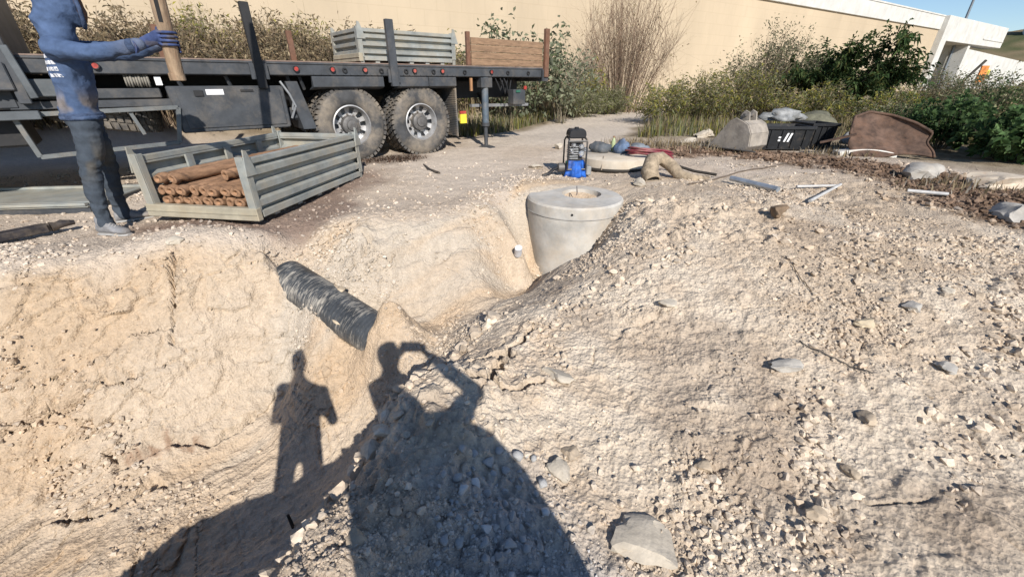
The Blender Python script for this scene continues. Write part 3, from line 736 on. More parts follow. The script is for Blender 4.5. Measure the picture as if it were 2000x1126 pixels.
# local x runs along the lorry to its tail, local y away from the viewer
MB().box(-4.4, 2.70, .065, 2.44, tz(1.33), tz(1.40)).build('deck', M_RUSTY, T)
sr = MB(); sr.prism([(0, tz(1.285)), (.06, tz(1.285)), (.06, tz(1.42)), (0, tz(1.42))], -4.4, 2.76)
def along(poly, x0, x1):
    """polygon in (y, z) extruded along x"""
    n = len(poly); b = MB()
    b.add([(x0, y, z) for y, z in poly] + [(x1, y, z) for y, z in poly],
          [tuple(range(n))[::-1], tuple(range(n, 2*n))] + [(i, (i+1) % n, n + (i+1) % n, n + i) for i in range(n)])
    return b
along([(0, tz(1.275)), (.02, tz(1.265)), (.06, tz(1.265)), (.06, tz(1.425)), (-.012, tz(1.425)), (-.012, tz(1.40)), (0, tz(1.40))], -4.4, 2.76).build('side_rail', M_TRK, T, bevel=.004)
along([(2.44, tz(1.265)), (2.5, tz(1.265)), (2.5, tz(1.425)), (2.44, tz(1.425))], -4.4, 2.76).build('side_rail', M_TRK, T)
MB().box(-4.4, 2.76, -.011, .058, tz(1.4255), tz(1.438)).build('rail_rub_strip', mat('worn_strip', (.23, .17, .14), .8, rust=.4, bump=.2), T)
MB().box(2.705, 2.77, .062, 2.438, tz(1.2), tz(1.42)).build('tail_beam', M_TRK, T, bevel=.005)
for y in (.8, 1.55): MB().box(-6.5, 2.69, y, y + .1, tz(.98), tz(1.26)).build('chassis_beam', M_TRKB, T)
for i, x in enumerate(np.arange(-4.1, 2.7, .42)): MB().box(x, x + .06, .07, 2.43, tz(1.262), tz(1.328)).build('crossmember', M_TRKB, T)
# round side markers and lashing rings
def disc(b, x, z, r, y0=-.03, y1=-.001): return b.cyl((x, y0, tz(z)), (x, y1, tz(z)), r, seg=12)
for x in (-3.75, -1.80, -1.33, -.87, -.08, .42, 1.42):
    o = disc(MB(), x, 1.345, .027).build('marker_light', M_RED, T, smooth=True)
    a = MB(); a.lathe([(.027, -.034), (.036, -.034), (.036, -.002), (.027, -.002)], 14, 'y', True, (x, 0, tz(1.345))); a.build('bezel', M_TRKB, o)
for x in (-1.16, -.62, -.22, .26, .86, 1.8, 2.3):
    a = MB(); a.lathe([(.018, -.02), (.034, -.02), (.034, -.002), (.018, -.002)], 12, 'y', True, (x, 0, tz(1.335))); a.build('lashing_ring', M_TRKB, T)
for k in range(22):
    x = -1.58 + k * .1 if k < 11 else -.36 + (k - 11) * .098
    disc(MB(), x, 1.285, .009, -.012).build('rivet', M_TRK, T)
# stakes
def stake(x, z0, z1, w, m, y=-.045, name='stake', d=.07): return MB().box(x - w/2, x + w/2, y - d/2, y + d/2, tz(z0), tz(z1)).build(name, m, T, bevel=.006)
s_ = stake(-2.24, 1.12, 2.03, .10, M_TRKB); MB().box(-2.34, -2.14, -.05, -.013, tz(1.22), tz(1.40)).build('stake_pocket', M_TRK, s_, bevel=.004)
s_ = stake(-.44, 1.13, 1.99, .115, M_TRK); MB().box(-.53, -.35, -.05, -.013, tz(1.18), tz(1.36)).build('stake_pocket', M_TRK, s_, bevel=.004)
s_ = stake(2.72, 1.27, 2.07, .10, M_RUSTY); MB().box(2.64, 2.79, -.05, -.013, tz(1.2), tz(1.40)).build('stake_pocket', M_TRK, s_, bevel=.004)
stake(.97, 1.44, 1.93, .07, M_RUSTY, .03, 'stake', .06)
for x, zt in ((-3.0, 1.95), (-1.15, 1.98), (.6, 1.95)): stake(x, 1.43, zt, .09, M_RUSTY, 2.4)
# plank side board between the rear stakes
M_PLANK = mat('weathered_plank', (.26, .165, .10), .85, var=.25, scale=5, bump=.4, bscale=40, stretch=(1.2, 8, 8), rust=.3, rust_col=(.09, .05, .03))
sb = MB().box(1.01, 2.665, .022, .034, tz(1.443), tz(1.50)).build('side_board', M_PLANK, T)
for k in range(4): 
    z = 1.443 + k * .103; MB().box(1.01 + .006 * (k % 2), 2.665 - .008 * (k % 3), -.014 + .004 * (k % 2), .021, tz(z), tz(z + .098)).build('plank', M_PLANK, sb, bevel=.004)
# mudguard panels
for x0, x1 in ((-1.62, -.60), (-.38, .155), (.165, .68)):
    along([(.0, tz(1.262)), (.03, tz(1.262)), (.07, tz(1.14)), (.20, tz(1.10)), (.19, tz(1.09)), (.03, tz(1.11)), (-.012, tz(1.13)), (-.012, tz(1.25))], x0, x1).build('mudguard', M_TRK, T, bevel=.004)
fl = MB().box(.66, .675, .0, .62, tz(.33), tz(1.10)).build('mud_flap', mat('flap_rubber', (.10, .10, .10), .8, dust=.5), T)
for k in range(26): MB().box(.648, .659, .01, .61, tz(.345 + k * .029), tz(.36 + k * .029)).build('rib', MATS['flap_rubber'], fl)
MB().prism([(-1.95, tz(1.2)), (-1.80, tz(1.2)), (-1.66, tz(.60)), (-1.84, tz(.60))], .05, .56).build('front_mud_flap', M_TRK, T, bevel=.005)
# wheels
def make_wheel():
    wh = bpy.data.objects.new('wheel', None); COL.objects.link(wh)
    prof = [(.275,.05),(.29,.022),(.33,.004),(.39,-.006),(.45,.004),(.49,.022),(.505,.045),(.505,.235),(.49,.258),(.45,.276),(.39,.284),(.33,.276),(.29,.258),(.275,.23)]
    ty = MB(); ty.lathe(prof, 56, 'y', True); tyo = ty.build('tyre', M_TYRE, wh, smooth=True)
    tr = MB()
    for k in range(44):
        for row, (y0, y1, ph) in enumerate(((.018,.095,0), (.105,.175,.5), (.185,.262,0))):
            a = 2 * math.pi * (k + ph) / 44; da = .052
            vs = []
            for rr in (.49 if row != 1 else .50, .529):
                for yy, sh in ((y0, -.02), (y1, .02)):
                    for s in (-1, 1):
                        aa = a + s * da * (1 if rr < .52 else .9) + sh
                        vs.append((rr * math.cos(aa), yy, rr * math.sin(aa)))
            tr.add(vs, [(0,1,3,2),(4,6,7,5),(0,4,5,1),(2,3,7,6),(0,2,6,4),(1,5,7,3)])
    tro = tr.build('tread', M_TYRE, wh); tro['kind'] = 'stuff'
    rim = MB()
    rp = [(.278,.05),(.285,.03),(.268,.022),(.262,.05),(.255,.10),(.245,.135),(.205,.15),(.165,.155),(.135,.15)]
    rim.lathe(rp, 60, 'y', skip=lambda i, k: i in (5, 6) and (k % 6) in (1, 2, 3))
    rim.lathe([(.275,.05),(.275,.24),(.02,.24)], 40, 'y')
    ro = rim.build('rim', M_RIM, wh, smooth=True)
    hb = MB(); hb.lathe([(.138,.152),(.132,.12),(.128,.075),(.11,.06),(.075,.058),(.07,.035),(.045,.03),(.0,.03)], 28, 'y'); ho = hb.build('hub', M_HUB, wh, smooth=True)
    for k in range(10):
        a = 2 * math.pi * k / 10
        MB().cyl((.15*math.cos(a), .125, .15*math.sin(a)), (.15*math.cos(a), .16, .15*math.sin(a)), .014, seg=6).build('lug_nut', M_HUB, ro)
    return wh
w0 = make_wheel(); w0.parent = T; w0.location = (0, .02, tz(.60)); w0.rotation_euler = (0, .3, 0)
for (x, y, z, ra) in ((0, .345, .60, 1.2), (-1.15, .03, .61, 2.1), (-1.15, .355, .61, .4)):
    c = copy_tree(w0, T); c.location = (x, y, tz(z)); c.rotation_euler = (0, ra, 0)
for x in (0, -1.15):
    c = copy_tree(w0, T); c.location = (x, 2.46, tz(.60)); c.rotation_euler = (0, 0, math.pi)
    MB().cyl((x, .3, tz(.6)), (x, 2.2, tz(.6)), .09, seg=12).build('axle', M_TRKB, T, smooth=True)
c = copy_tree(w0, T); c.location = (-6.1, .05, tz(.60)); c = copy_tree(w0, T); c.location = (-6.1, 2.46, tz(.6)); c.rotation_euler = (0, 0, math.pi)
# tail: jack leg, lamp box, under-run bar, hoses
jk = MB().cyl((1.32, .06, tz(.50)), (1.32, .06, tz(1.262)), .062, seg=14).build('support_leg', mat('leg_paint', (.10, .13, .16), .5, .2, dust=.3), T, smooth=True)
MB().cyl((1.32, .06, tz(.46)), (1.32, .06, tz(.52)), .07, seg=14).build('collar', M_TRK, jk, smooth=True)
MB().cyl((1.32, .06, tz(.10)), (1.32, .06, tz(.46)), .036, seg=12).build('ram', M_TRK, jk, smooth=True)
ft = MB(); ft.lathe([(0, tz(.125)), (.06, tz(.125)), (.17, tz(.09)), (.18, tz(.06)), (0, tz(.055))], 24, 'z', False, (1.32, .06, 0)); ft.build('foot_plate', M_TRK, jk, smooth=True)
MB().box(1.2, 1.44, -.01, .13, tz(1.1), tz(1.258)).build('leg_bracket', M_TRK, T, bevel=.005)
MB().box(.75, 2.5, .55, 1.9, tz(.92), tz(1.2)).build('subframe', M_TRKB, T)
MB().box(2.05, 2.35, .12, .3, tz(.80), tz(1.06)).build('lamp_box', M_TRK, T, bevel=.008)
MB().box(2.30, 2.36, .10, .118, tz(1.06), tz(1.12)).build('tail_lamp', M_RED, T)
MB().box(2.1, 2.2, .10, .118, tz(1.01), tz(1.05)).build('tail_lamp', mat('green_lens', (.03, .12, .08), .5), T)
MB().bar((1.2, .35, tz(.80)), (2.6, .35, tz(.78)), .08, .05).build('underrun_bar', mat('bar_grey', (.25, .25, .25), .6, .4), T)
for x in (1.5, 2.25): MB().bar((x, .35, tz(.80)), (x, .5, tz(1.0)), .05, .05).build('bar_bracket', M_TRKB, T)
for k, x in enumerate((1.55, 1.66, 1.75)):
    MB().tube([(x, .05, tz(1.25)), (x + .04, .02, tz(1.16)), (x + .1, .03, tz(1.05 - .05 * k)), (x + .18, .08, tz(1.14)), (x + .22, .1, tz(1.25))], .012, 6).build('hose', M_TRKB, T, smooth=True)
MB().cyl((1.0, .02, tz(1.05)), (1.0, .02, tz(1.25)), .03, seg=10).build('valve', mat('copper', (.45, .24, .12), .5, .6), T)
MB().box(.80, .93, .1, .13, tz(.53), tz(.68)).build('warning_tag', mat('tag_yellow', (.75, .60, .05), .6), T)
MB().box(.80, .93, .105, .125, tz(.685), tz(.73)).build('warning_tag', M_RED, T)
# tool box
bx = MB(); bx.prism([(-3.20, tz(.645)), (-2.02, tz(.645)), (-2.0, tz(.67)), (-2.0, tz(1.13)), (-2.02, tz(1.15)), (-3.23, tz(1.15))], .0, .55)
tb = bx.build('tool_box', M_TRK, T, bevel=.012)
MB().prism([(-3.13, tz(.69)), (-2.05, tz(.69)), (-2.05, tz(1.11)), (-3.15, tz(1.11))], -.012, -.001).build('door', M_TRK, tb, bevel=.006)
MB().box(-2.86, -2.68, -.016, -.0125, tz(1.055), tz(1.115)).build('paper_label', M_WHITE, tb)
MB().box(-2.98, -2.89, -.025, -.0125, tz(1.04), tz(1.105)).build('latch', M_TRKB, tb, bevel=.004)
MB().box(-2.50, -2.36, -.022, -.0125, tz(1.085), tz(1.11)).build('latch', M_TRKB, tb)
# side ladder frame, tank and fittings under the deck ahead of the tool box
fr = MB(); 
for a, b in (((-4.5, .9), (-3.17, .93)), ((-3.17, .93), (-3.27, .55)), ((-3.27, .55), (-4.45, .50)), ((-4.45, .50), (-4.5, .9))):
    fr.bar((a[0], .0, tz(a[1])), (b[0], .0, tz(b[1])), .045, .045, (0, 1, 0))
fr.build('step_frame', mat('frame_steel', (.16, .17, .17), .5, .4, dust=.35), T, bevel=.004)
MB().bar((-3.62, .02, tz(.92)), (-3.56, .02, tz(.66)), .035, .035, (0,1,0)).build('frame_brace', MATS['frame_steel'], T)
MB().box(-4.5, -3.2, .03, .45, tz(.945), tz(1.02)).build('step_tread', M_TRK, T, bevel=.006)
MB().box(-4.5, -3.9, .06, .5, tz(1.03), tz(1.15)).build('battery_cover', M_TRK, T, bevel=.01)
MB().box(-3.86, -3.28, .06, .5, tz(1.03), tz(1.13)).build('battery_cover', M_TRK, T, bevel=.01)
c = copy_tree(w0, T); c.location = (-3.85, .55, tz(.72)); c.rotation_euler = (R(90), .2, 0); c.name = 'spare_wheel'; c.scale = (.92, .92, .92)
rp_ = MB()
for k in range(9): 
    rr = .07 + .006 * (k % 3)
    rp_.tube([(-3.55 + .024 * k, .12 + rr * math.cos(t), tz(1.21) + rr * .8 * math.sin(t)) for t in np.linspace(0, 2*math.pi, 16)[:-1]], .011, 5, closed=True)
rp_.build('coiled_rope', mat('rope_grey', (.27, .25, .21), .95, bump=.3), T, smooth=True)
MB().box(-3.30, -3.24, .05, .09, tz(1.16), tz(1.25)).build('clip', M_WHITE, T)
for x in (-3.1, -2.6, -1.75, -1.9): MB().bar((x, .1, tz(1.26)), (x + .05, .15, tz(1.1)), .03, .03).build('pipe_bracket', M_TRK, T)
MB().tube([(-2.0, .1, tz(1.2)), (-1.93, .05, tz(1.05)), (-1.88, .06, tz(.9)), (-1.95, .1, tz(.75))], .015, 6).build('air_line', mat('line_grey', (.22, .23, .24), .5), T, smooth=True)
MB().tube([(-1.98, .14, tz(1.16)), (-1.88, .08, tz(1.0)), (-1.92, .1, tz(.85))], .012, 6).build('air_line', MATS['line_grey'], T, smooth=True)
MB().box(-1.98, -1.70, .12, .5, tz(.72), tz(.88)).build('air_tank', M_TRK, T, bevel=.03)
# crane column and headboard behind the cab
MB().box(-5.5, -4.42, .021, 2.48, tz(.95), tz(2.6)).build('headboard', M_TRK, T, bevel=.02)
MB().bar((-4.36, -.03, tz(1.0)), (-4.36, -.03, tz(2.7)), .09, .09, (0,1,0)).build('crane_strut', M_TRK, T, bevel=.008)
MB().bar((-4.62, -.05, tz(1.3)), (-4.62, -.05, tz(2.7)), .05, .05, (0,1,0)).build('crane_strut', M_TRKB, T, bevel=.006)
MB().cyl((-4.8, -.06, tz(1.32)), (-4.8, -.06, tz(2.6)), .07, seg=12).build('crane_ram', M_TRK, T, smooth=True)
MB().box(-4.75, -4.38, -.10, .0, tz(1.12), tz(1.36)).build('valve_block', M_TRK, T, bevel=.01)
M_CRANE = mat('crane_grey', (.10, .112, .12), .5, .1, var=.2, scale=5, dust=.25, dust_col=(.2,.17,.13))
MB().box(-5.2, -4.42, -.06, .02, tz(1.5), tz(2.3)).build('side_panel', M_CRANE, T, bevel=.01)
for k, (x, z0, z1, w_) in enumerate(((-4.50, 1.4, 2.7, .07), (-4.98, 1.4, 2.6, .09), (-4.28, 1.05, 1.5, .06))):
    MB().bar((x, -.085, tz(z0)), (x - .05, -.085, tz(z1)), w_, .04, (0,1,0)).build('crane_bracket', M_CRANE, T, bevel=.006)
for z in (1.55, 1.85, 2.15): MB().box(-5.15, -4.45, -.075, -.0605, tz(z), tz(z + .03)).build('panel_seam', M_TRKB, T)
MB().box(-4.9, -4.3, -.09, -.02, tz(.86), tz(.94)).build('step_plate', M_CRANE, T, bevel=.006)
MB().box(-4.40, -4.05, -.02, .05, tz(1.06), tz(1.22)).build('control_box', M_CRANE, T, bevel=.01)
for k in range(5):
    MB().tube([(-4.95 + .07 * k, -.08, tz(1.35)), (-4.9 + .06 * k, -.16, tz(1.22 + .02 * k)), (-4.75 + .05 * k, -.13, tz(1.15)), (-4.6, -.05, tz(1.05 + .02 * k))], .013, 6).build('hydraulic_hose', M_TRKB, T, smooth=True)
MB().prism([(-5.7, tz(.95)), (-4.5, tz(.95)), (-4.45, tz(.60)), (-5.7, tz(.60))], .1, .6).build('fuel_tank', M_TRKB, T, bevel=.02)
MB().box(-7.6, -5.52, .05, 2.45, tz(.75), tz(2.9)).build('cab', M_TRK, T, bevel=.05)

# ------------------------------------------------------------------ galvanised stillage crates
def corrugated(b, p0, p1, z0, z1, nrm, ribs=3, amp=.028, t=.004):
    """ribbed sheet between two plan points; ribs run lengthways; visible from both sides"""
    p0 = Vector(p0); p1 = Vector(p1); nrm = Vector(nrm)
    prof = []; h = (z1 - z0) / ribs
    for k in range(ribs):
        for f, a in ((.0, -1), (.12, -1), (.3, 1), (.7, 1), (.88, -1)):
            prof.append((z0 + (k + f) * h, a * amp))
    prof.append((z1, -amp))
    for s in (0, 1):
        vs = []
        for z, a in prof:
            for p in (p0, p1):
                q = p + nrm * (a + (t if s else 0)); vs.append((q.x, q.y, z))
        fs = [(2*i, 2*i+1, 2*i+3, 2*i+2) if s else (2*i, 2*i+2, 2*i+3, 2*i+1) for i in range(len(prof) - 1)]
        b.add(vs, fs)
    return b
def stillage(name, label, L, W, H, foot, loc, rotz, open_end=True, ribs=3):
    """long crate: x along its width (W), y along its length (L)"""
    t = thing(name, label, 'crate', loc, rotz, 'galvanised steel crates')
    pw = .075
    for ix, x in enumerate((0, W)):
        for iy, y in enumerate((0, L)):
            px = x + (-.0 if ix == 0 else -pw); py = y + (0 if iy == 0 else -pw)
            po = MB(); po.box(px, px + .012, py, py + pw, .0, H).box(px + .0125, px + pw, py if iy == 0 else py + pw - .012, py + .012 if iy == 0 else py + pw, .0, H)
            po.box(px + pw - .012, px + pw, py + .0125 if iy == 0 else py, py + pw if iy == 0 else py + pw - .0125, 0, H)
            poo = po.build('corner_post', M_GALV, t, bevel=.003)
            e = MB(); xs = px - .012 if ix == 0 else px + pw
            e.add([(xs, py - .01, H - .16), (xs, py + pw + .05, H - .16), (xs, py + pw * .75, H + .05), (xs, py + .02, H + .06),
                   (xs + .012, py - .01, H - .16), (xs + .012, py + pw + .05, H - .16), (xs + .012, py + pw * .75, H + .05), (xs + .012, py + .02, H + .06)],
                  [(0,3,2,1),(4,5,6,7),(0,1,5,4),(1,2,6,5),(2,3,7,6),(3,0,4,7)])
            e.build('lifting_ear', M_GALV, poo)
            MB().box(px + .01, px + pw - .01, py + .01, py + pw - .01, -foot, -.001).build('foot', M_GALV, t)
    for x, n in ((W - .03, 1), (.03, -1)):
        b = MB(); corrugated(b, (x, pw, 0), (x, L - pw, 0), .02, H - .07, (n, 0, 0), ribs); b.build('ribbed_side', M_GALV, t)
        MB().box(x - .028, x + .028, pw, L - pw, H - .069, H - .02).build('top_rail', M_GALV, t, bevel=.004)
        MB().box(x - .03, x + .03, pw, L - pw, -.045, .018).build('bottom_rail', M_GALV, t, bevel=.004)
    b = MB(); corrugated(b, (W - pw, L - .03, 0), (pw, L - .03, 0), .02, H - .07, (0, 1, 0), ribs); b.build('ribbed_end', M_GALV, t)
    MB().box(pw, W - pw, L - .06, L - .002, H - .069, H - .02).build('top_rail', M_GALV, t, bevel=.004)
    if not open_end:
        b = MB(); corrugated(b, (pw, .03, 0), (W - pw, .03, 0), .02, H - .07, (0, -1, 0), ribs); b.build('ribbed_end', M_GALV, t)
        MB().box(pw, W - pw, .002, .06, H - .069, H - .02).build('top_rail', M_GALV, t, bevel=.004)
    MB().box(-.01, W + .01, -.015, .05, -.06, .055).build('sill', M_GALVD, t, bevel=.006)
    MB().box(-.005, W + .005, -.024, -.0155, -.005, .003).build('sill_seam', M_GALVD, t)
    MB().box(.03, W - .03, .051, L - .07, .001, .012).build('floor', M_GALVD, t)
    for y in np.linspace(.25, L - .3, 5): MB().box(.02, W - .02, y, y + .07, -foot, -.046).build('skid', M_GALV, t)
    for y in np.linspace(.5, L - .5, 3):                # stiffeners inside the far side
        MB().box(.062, .085, y, y + .08, .02, H - .07).build('stiffener', M_GALV, t)
    return t
M_GALVD = mat('galvanised_dusty', (.42, .38, .29), .65, .3, var=.15, scale=6, dust=.55, dust_col=(.45, .37, .25))
cr0 = Vector((-3.44, 3.80)); cr1 = Vector((-2.30, 3.66)); rz_c = math.atan2(cr1.y - cr0.y, cr1.x - cr0.x) - .01
CZ = hz(-2.8, 4.6)
crate_a = stillage('steel_crate', 'ribbed galvanised crate on the ground filled with rusty rods', 2.02, 1.14, .50, .07, (cr0.x, cr0.y, CZ + .10), rz_c - .02)
cmat = Matrix.Translation((cr0.x, cr0.y, CZ + .10)) @ Matrix.Rotation(rz_c - .02, 4, 'Z')
# on the lorry
def tw(x, y, z): return Matrix.Translation(TO) @ Matrix.Rotation(TA, 4, 'Z') @ Vector((x, y, z - Z0))
p = tw(-.74, 1.52, 1.53)
crate_b = stillage('steel_crate', 'ribbed galvanised crate standing on the lorry deck', 1.72, 1.1, .40, .09, p, TA - math.pi / 2, False, 3)

# ------------------------------------------------------------------ rusty rods in the crate
M_ROD = mat('rusty_rod', (.285, .165, .095), .85, .15, var=.35, scale=9, bump=.35, bscale=50, rust=.35, rust_col=(.33, .20, .12), stretch=(3, .6, 3))
def rod_mesh(L, r):
    b = MB(); ns, nr = 18, 60; vs = []; fs = []
    for i in range(nr + 1):
        t = i / nr; 
        y = t * .30 if t < .5 else .30 + (t - .5) * 2 * (L - .30)
        fade = 1 if y < .26 else .25
        for k in range(ns):
            a = 2 * math.pi * k / ns
            th = math.sin(2 * a + y * 55) 
            rr = r * (1 - .17 * fade + .17 * fade * th)
            if i == 0: rr *= .86
            vs.append((rr * math.cos(a), y, rr * math.sin(a)))
    for i in range(nr):
        for k in range(ns):
            l = (k + 1) % ns; fs.append((i*ns+k, (i+1)*ns+k, (i+1)*ns+l, i*ns+l))
    # hollow mouth
    n0 = len(vs)
    for k in range(ns):
        a = 2 * math.pi * k / ns; vs.append((r*.42*math.cos(a), 0, r*.42*math.sin(a)))
    for k in range(ns):
        a = 2 * math.pi * k / ns; vs.append((r*.38*math.cos(a), .12, r*.38*math.sin(a)))
    for k in range(ns):
        l = (k + 1) % ns
        fs.append((k, l, n0+l, n0+k)); fs.append((n0+k, n0+l, n0+ns+l, n0+ns+k))
    fs.append(tuple(n0+ns+k for k in range(ns))[::-1]); fs.append(tuple(nr*ns+k for k in range(ns)))
    b.add(vs, fs); return b.mesh('steel_rod', True)
RODR = .054
rodm = rod_mesh(1.82, RODR); rodm.materials.append(M_ROD)
def put_rod(x, y, z, rz, ry, label, tilt=0.0):
    o = link('steel_rod', rodm)
    o.matrix_world = cmat @ Matrix.Translation((x, y, z)) @ Matrix.Rotation(rz, 4, 'Z') @ Matrix.Rotation(tilt, 4, 'X') @ Matrix.Rotation(ry, 4, 'Y')
    tag(o, label, 'steel rod', 'rusty rods in the crate')
for k in range(9): put_rod(.125 + .111 * k, .09 + .03 * rnd.random(), .07, 0, rnd.uniform(0, 3), 'rusty twisted rod in the bottom row of the crate')
for k in range(9): put_rod(.13 + .110 * k, .05 + .05 * rnd.random(), .170, .01 * rnd.uniform(-1, 1), rnd.uniform(0, 3), 'rusty twisted rod in the second row of the crate')
put_rod(.14, .07, .272, -.12, .4, 'leftmost rusty rod lying on top of the two rows', .01)
put_rod(.26, .10, .271, -.14, 1.2, 'second rusty rod lying on top of the two rows', .01)
put_rod(.62, .32, .271, -.10, 2.2, 'rusty rod pushed further back on top of the two rows', .008)

# ------------------------------------------------------------------ steel plate and breaker tool by the worker
pl = thing('steel_plate', 'flat grey ribbed steel panel lying on the gravel behind the worker', 'steel panel', (-5.0, 4.45, .05), .12)
MB().box(-.95, .62, -.42, .42, 0, .02).build('sheet', M_GALV, pl, bevel=.004)
for y in (-.44, -.38, .40): MB().box(-.95, .62, y, y + .05, .021, .05).build('edge_rib', M_GALV, pl, bevel=.004)
MB().box(-.95, .62, -.40, .40, -.06, -.001).build('underframe', M_TRK, pl)
q0 = gz(-20, 472, .04); q1 = gz(155, 436, .04); dv = (q1 - q0); 
bt = thing('breaker_tool', 'dark steel tool with a slotted flat body on the ground at left', 'tool', (q0.x, q0.y, .06), math.atan2(dv.y, dv.x))
M_TOOL = mat('tool_steel', (.045, .04, .042), .6, .4, var=.3, dust=.4)
Lq = dv.length
MB().box(0, Lq * .62, -.055, -.028, -.03, .035).box(0, Lq * .62, .028, .055, -.03, .035).box(Lq * .5, Lq * .66, -.0275, .0275, -.03, .035).box(0, Lq * .1, -.0275, .0275, -.03, .035).build('slotted_body', M_TOOL, bt, bevel=.006)
MB().tube([(Lq * .665, 0, 0), (Lq * .74, 0, .0), (Lq * .8, 0, .01), (Lq * .95, 0, .0)], [.045, .03, .034, .02], 10).build('shank', M_TOOL, bt, smooth=True)
# hub-shaped debris by the wheel
MB_t = MB(); MB_t.tube([gz(822, 318, .06), gz(838, 332, .05), gz(858, 338, .05)], [.02, .028, .02], 8)
tag(MB_t.build('bent_pipe', mat('burnt_pipe', (.035, .03, .028), .8, dust=.3), smooth=True), 'short bent black pipe on the ground in front of the rear wheel', 'pipe')

# ================================================================== MANHOLE, PIPE, TRENCH ODDMENTS
M_MH = mat('manhole_concrete', (.47, .45, .41), .9, var=.2, scale=3, bump=.35, bscale=25, dust=.5, dust_col=(.52, .44, .34), rust=.2, rust_col=(.33,.29,.24), spec=.2)
mhx, mhy = .73, 4.72; MZ = .02
mh = thing('concrete_manhole', 'grey concrete manhole shaft standing in the end of the trench', 'manhole', (mhx, mhy, MZ))
def slab_ring(R0, z0, z1, hx, hy, hr, seg=48):
    b = MB(); o = [(R0*math.cos(2*math.pi*k/seg), R0*math.sin(2*math.pi*k/seg)) for k in range(seg)]
    i = [(hx + hr*math.cos(2*math.pi*k/seg), hy + hr*math.sin(2*math.pi*k/seg)) for k in range(seg)]
    e = .02
    vs = [(x*(1-e/R0), y*(1-e/R0), z1) for x, y in o] + [(x, y, z1 - e) for x, y in o] + [(x, y, z0) for x, y in o] + [(x, y, z1) for x, y in i] + [(x, y, z0) for x, y in i]
    fs = []
    for k in range(seg):
        l = (k + 1) % seg
        fs += [(k, seg+k, seg+l, l)[::-1], (seg+k, 2*seg+k, 2*seg+l, seg+l)[::-1], (3*seg+k, k, l, 3*seg+l)[::-1], (4*seg+k, 3*seg+k, 3*seg+l, 4*seg+l)[::-1], (2*seg+k, 4*seg+k, 4*seg+l, 2*seg+l)[::-1]]
    return b.add(vs, fs)
rg = slab_ring(.55, -.13, 0, .09, .10, .23).build('cover_slab', M_MH, mh, smooth=True)
MB().cyl((-.10, -.545, -.07), (-.10, -.53, -.07), .013, seg=10).build('lifting_hole', mat('hole_dark', (.02, .02, .02), .9), rg)
sh = MB(); sh.lathe([(.547, -.133), (.545, -.2), (.525, -.5), (.51, -.8), (.50, -1.4), (.45, -1.4), (.45, -.8), (.46, -.2), (.46, -.133)], 48); sh.build('shaft', M_MH, mh, smooth=True)
sm = MB(); sm.lathe([(.552, -.122), (.556, -.128), (.552, -.136), (.54, -.136)], 48); sm.build('mortar_joint', mat('mortar', (.36, .34, .31), .95), mh, smooth=True)
MB().tube([(.02, .02, .002), (.03, .04, .03), (.025, .06, .075), (.03, .10, .085), (.04, .12, .002)], .006, 6).build('step_iron', mat('step_iron', (.22, .20, .19), .7, .4, rust=.4), mh, smooth=True)
for k, (a0, a1, z0, z1) in enumerate(((-1.75, -1.35, -.28, -.5), (-1.2, -1.0, -.3, -.62), (-1.95, -1.7, -.24, -.3))):
    pts = [(.532*math.cos(a0 + (a1-a0)*t)*(1-.03*t), .532*math.sin(a0 + (a1-a0)*t)*(1-.03*t), z0 + (z1-z0)*t*t) for t in np.linspace(0, 1, 8)]
    MB().tube(pts, .004, 4).build('crack', mat('crack_line', (.30, .28, .25), .95), mh)
# concrete ring slab lying behind, with gear on it
sl = thing('concrete_slab', 'round concrete manhole lid lying flat behind the shaft', 'concrete lid', (1.56, 6.5, hz(1.56, 6.5) + .01))
lid = MB(); lid.lathe([(0, .16), (.50, .16), (.53, .14), (.54, .0), (.50, -.02)], 40); lid.build('disc', mat('lid_concrete', (.52, .46, .375), .9, var=.12, scale=5, bump=.25, bscale=30, dust=.4), sl, smooth=True)
MB().tube([(-.28, -.50, .02), (-.25, -.42, .165), (-.2, -.2, .168)], .006, 5).build('tie_wire', mat('wire_tan', (.40, .33, .25), .8), sl)
MB().tube([(.54*math.cos(t)*1.02, .54*math.sin(t)*1.02, .012) for t in np.linspace(-2.5, -.6, 16)], .022, 8).build('edge_seal', mat('seal_black', (.03, .025, .02), .8), sl, smooth=True)
lz = hz(1.56, 6.5) + .175
# grey bag and blue bottles on the lid
def blob(name, label, cat, m, loc, size, seed, rot=0, amp=.25, f=2.2, sub=ICO3):
    V, F = sub
    W = V * (1 + amp * np.stack([vnoise(V[:,0]*f+seed, V[:,1]*f, V[:,2]*f, seed)] * 3, -1)) + .10 * amp * np.stack([vnoise(V[:,0]*6, V[:,1]*6, V[:,2]*6+k, seed+k) for k in range(3)], -1)
    W[:, 2] = np.clip(W[:, 2], -.55, None); W = W * np.array(size)[None]
    o = link(name, fast_mesh(name, W, F, None, True), m)
    o.location = loc; o.rotation_euler = (0, 0, rot)
    return tag(o, label, cat)
M_BAGD = mat('bag_dark', (.075, .085, .095), .7, var=.25, dust=.3); M_BLUE = mat('cloth_blue', (.06, .13, .30), .7, var=.3, scale=10, dust=.2, bump=.3)
blob('tool_bag', 'dark grey tool bag on the round lid', 'bag', M_BAGD, (1.38, 6.72, lz + .05), (.16, .12, .10), 501)
blob('cloth_bundle', 'blue grey bundle of cloth lying on the round lid', 'bundle', mat('bundle_blue', (.10, .15, .24), .8, var=.35, scale=12, dust=.3, bump=.4), (1.70, 6.62, lz + .06), (.12, .10, .13), 503, amp=.4)
blob('grey_sack', 'grey plastic sack on the right side of the round lid', 'sack', mat('sack_grey', (.17, .19, .21), .6, var=.3, dust=.3, bump=.3), (1.95, 6.75, lz + .03), (.20, .13, .08), 505, .3, amp=.35)
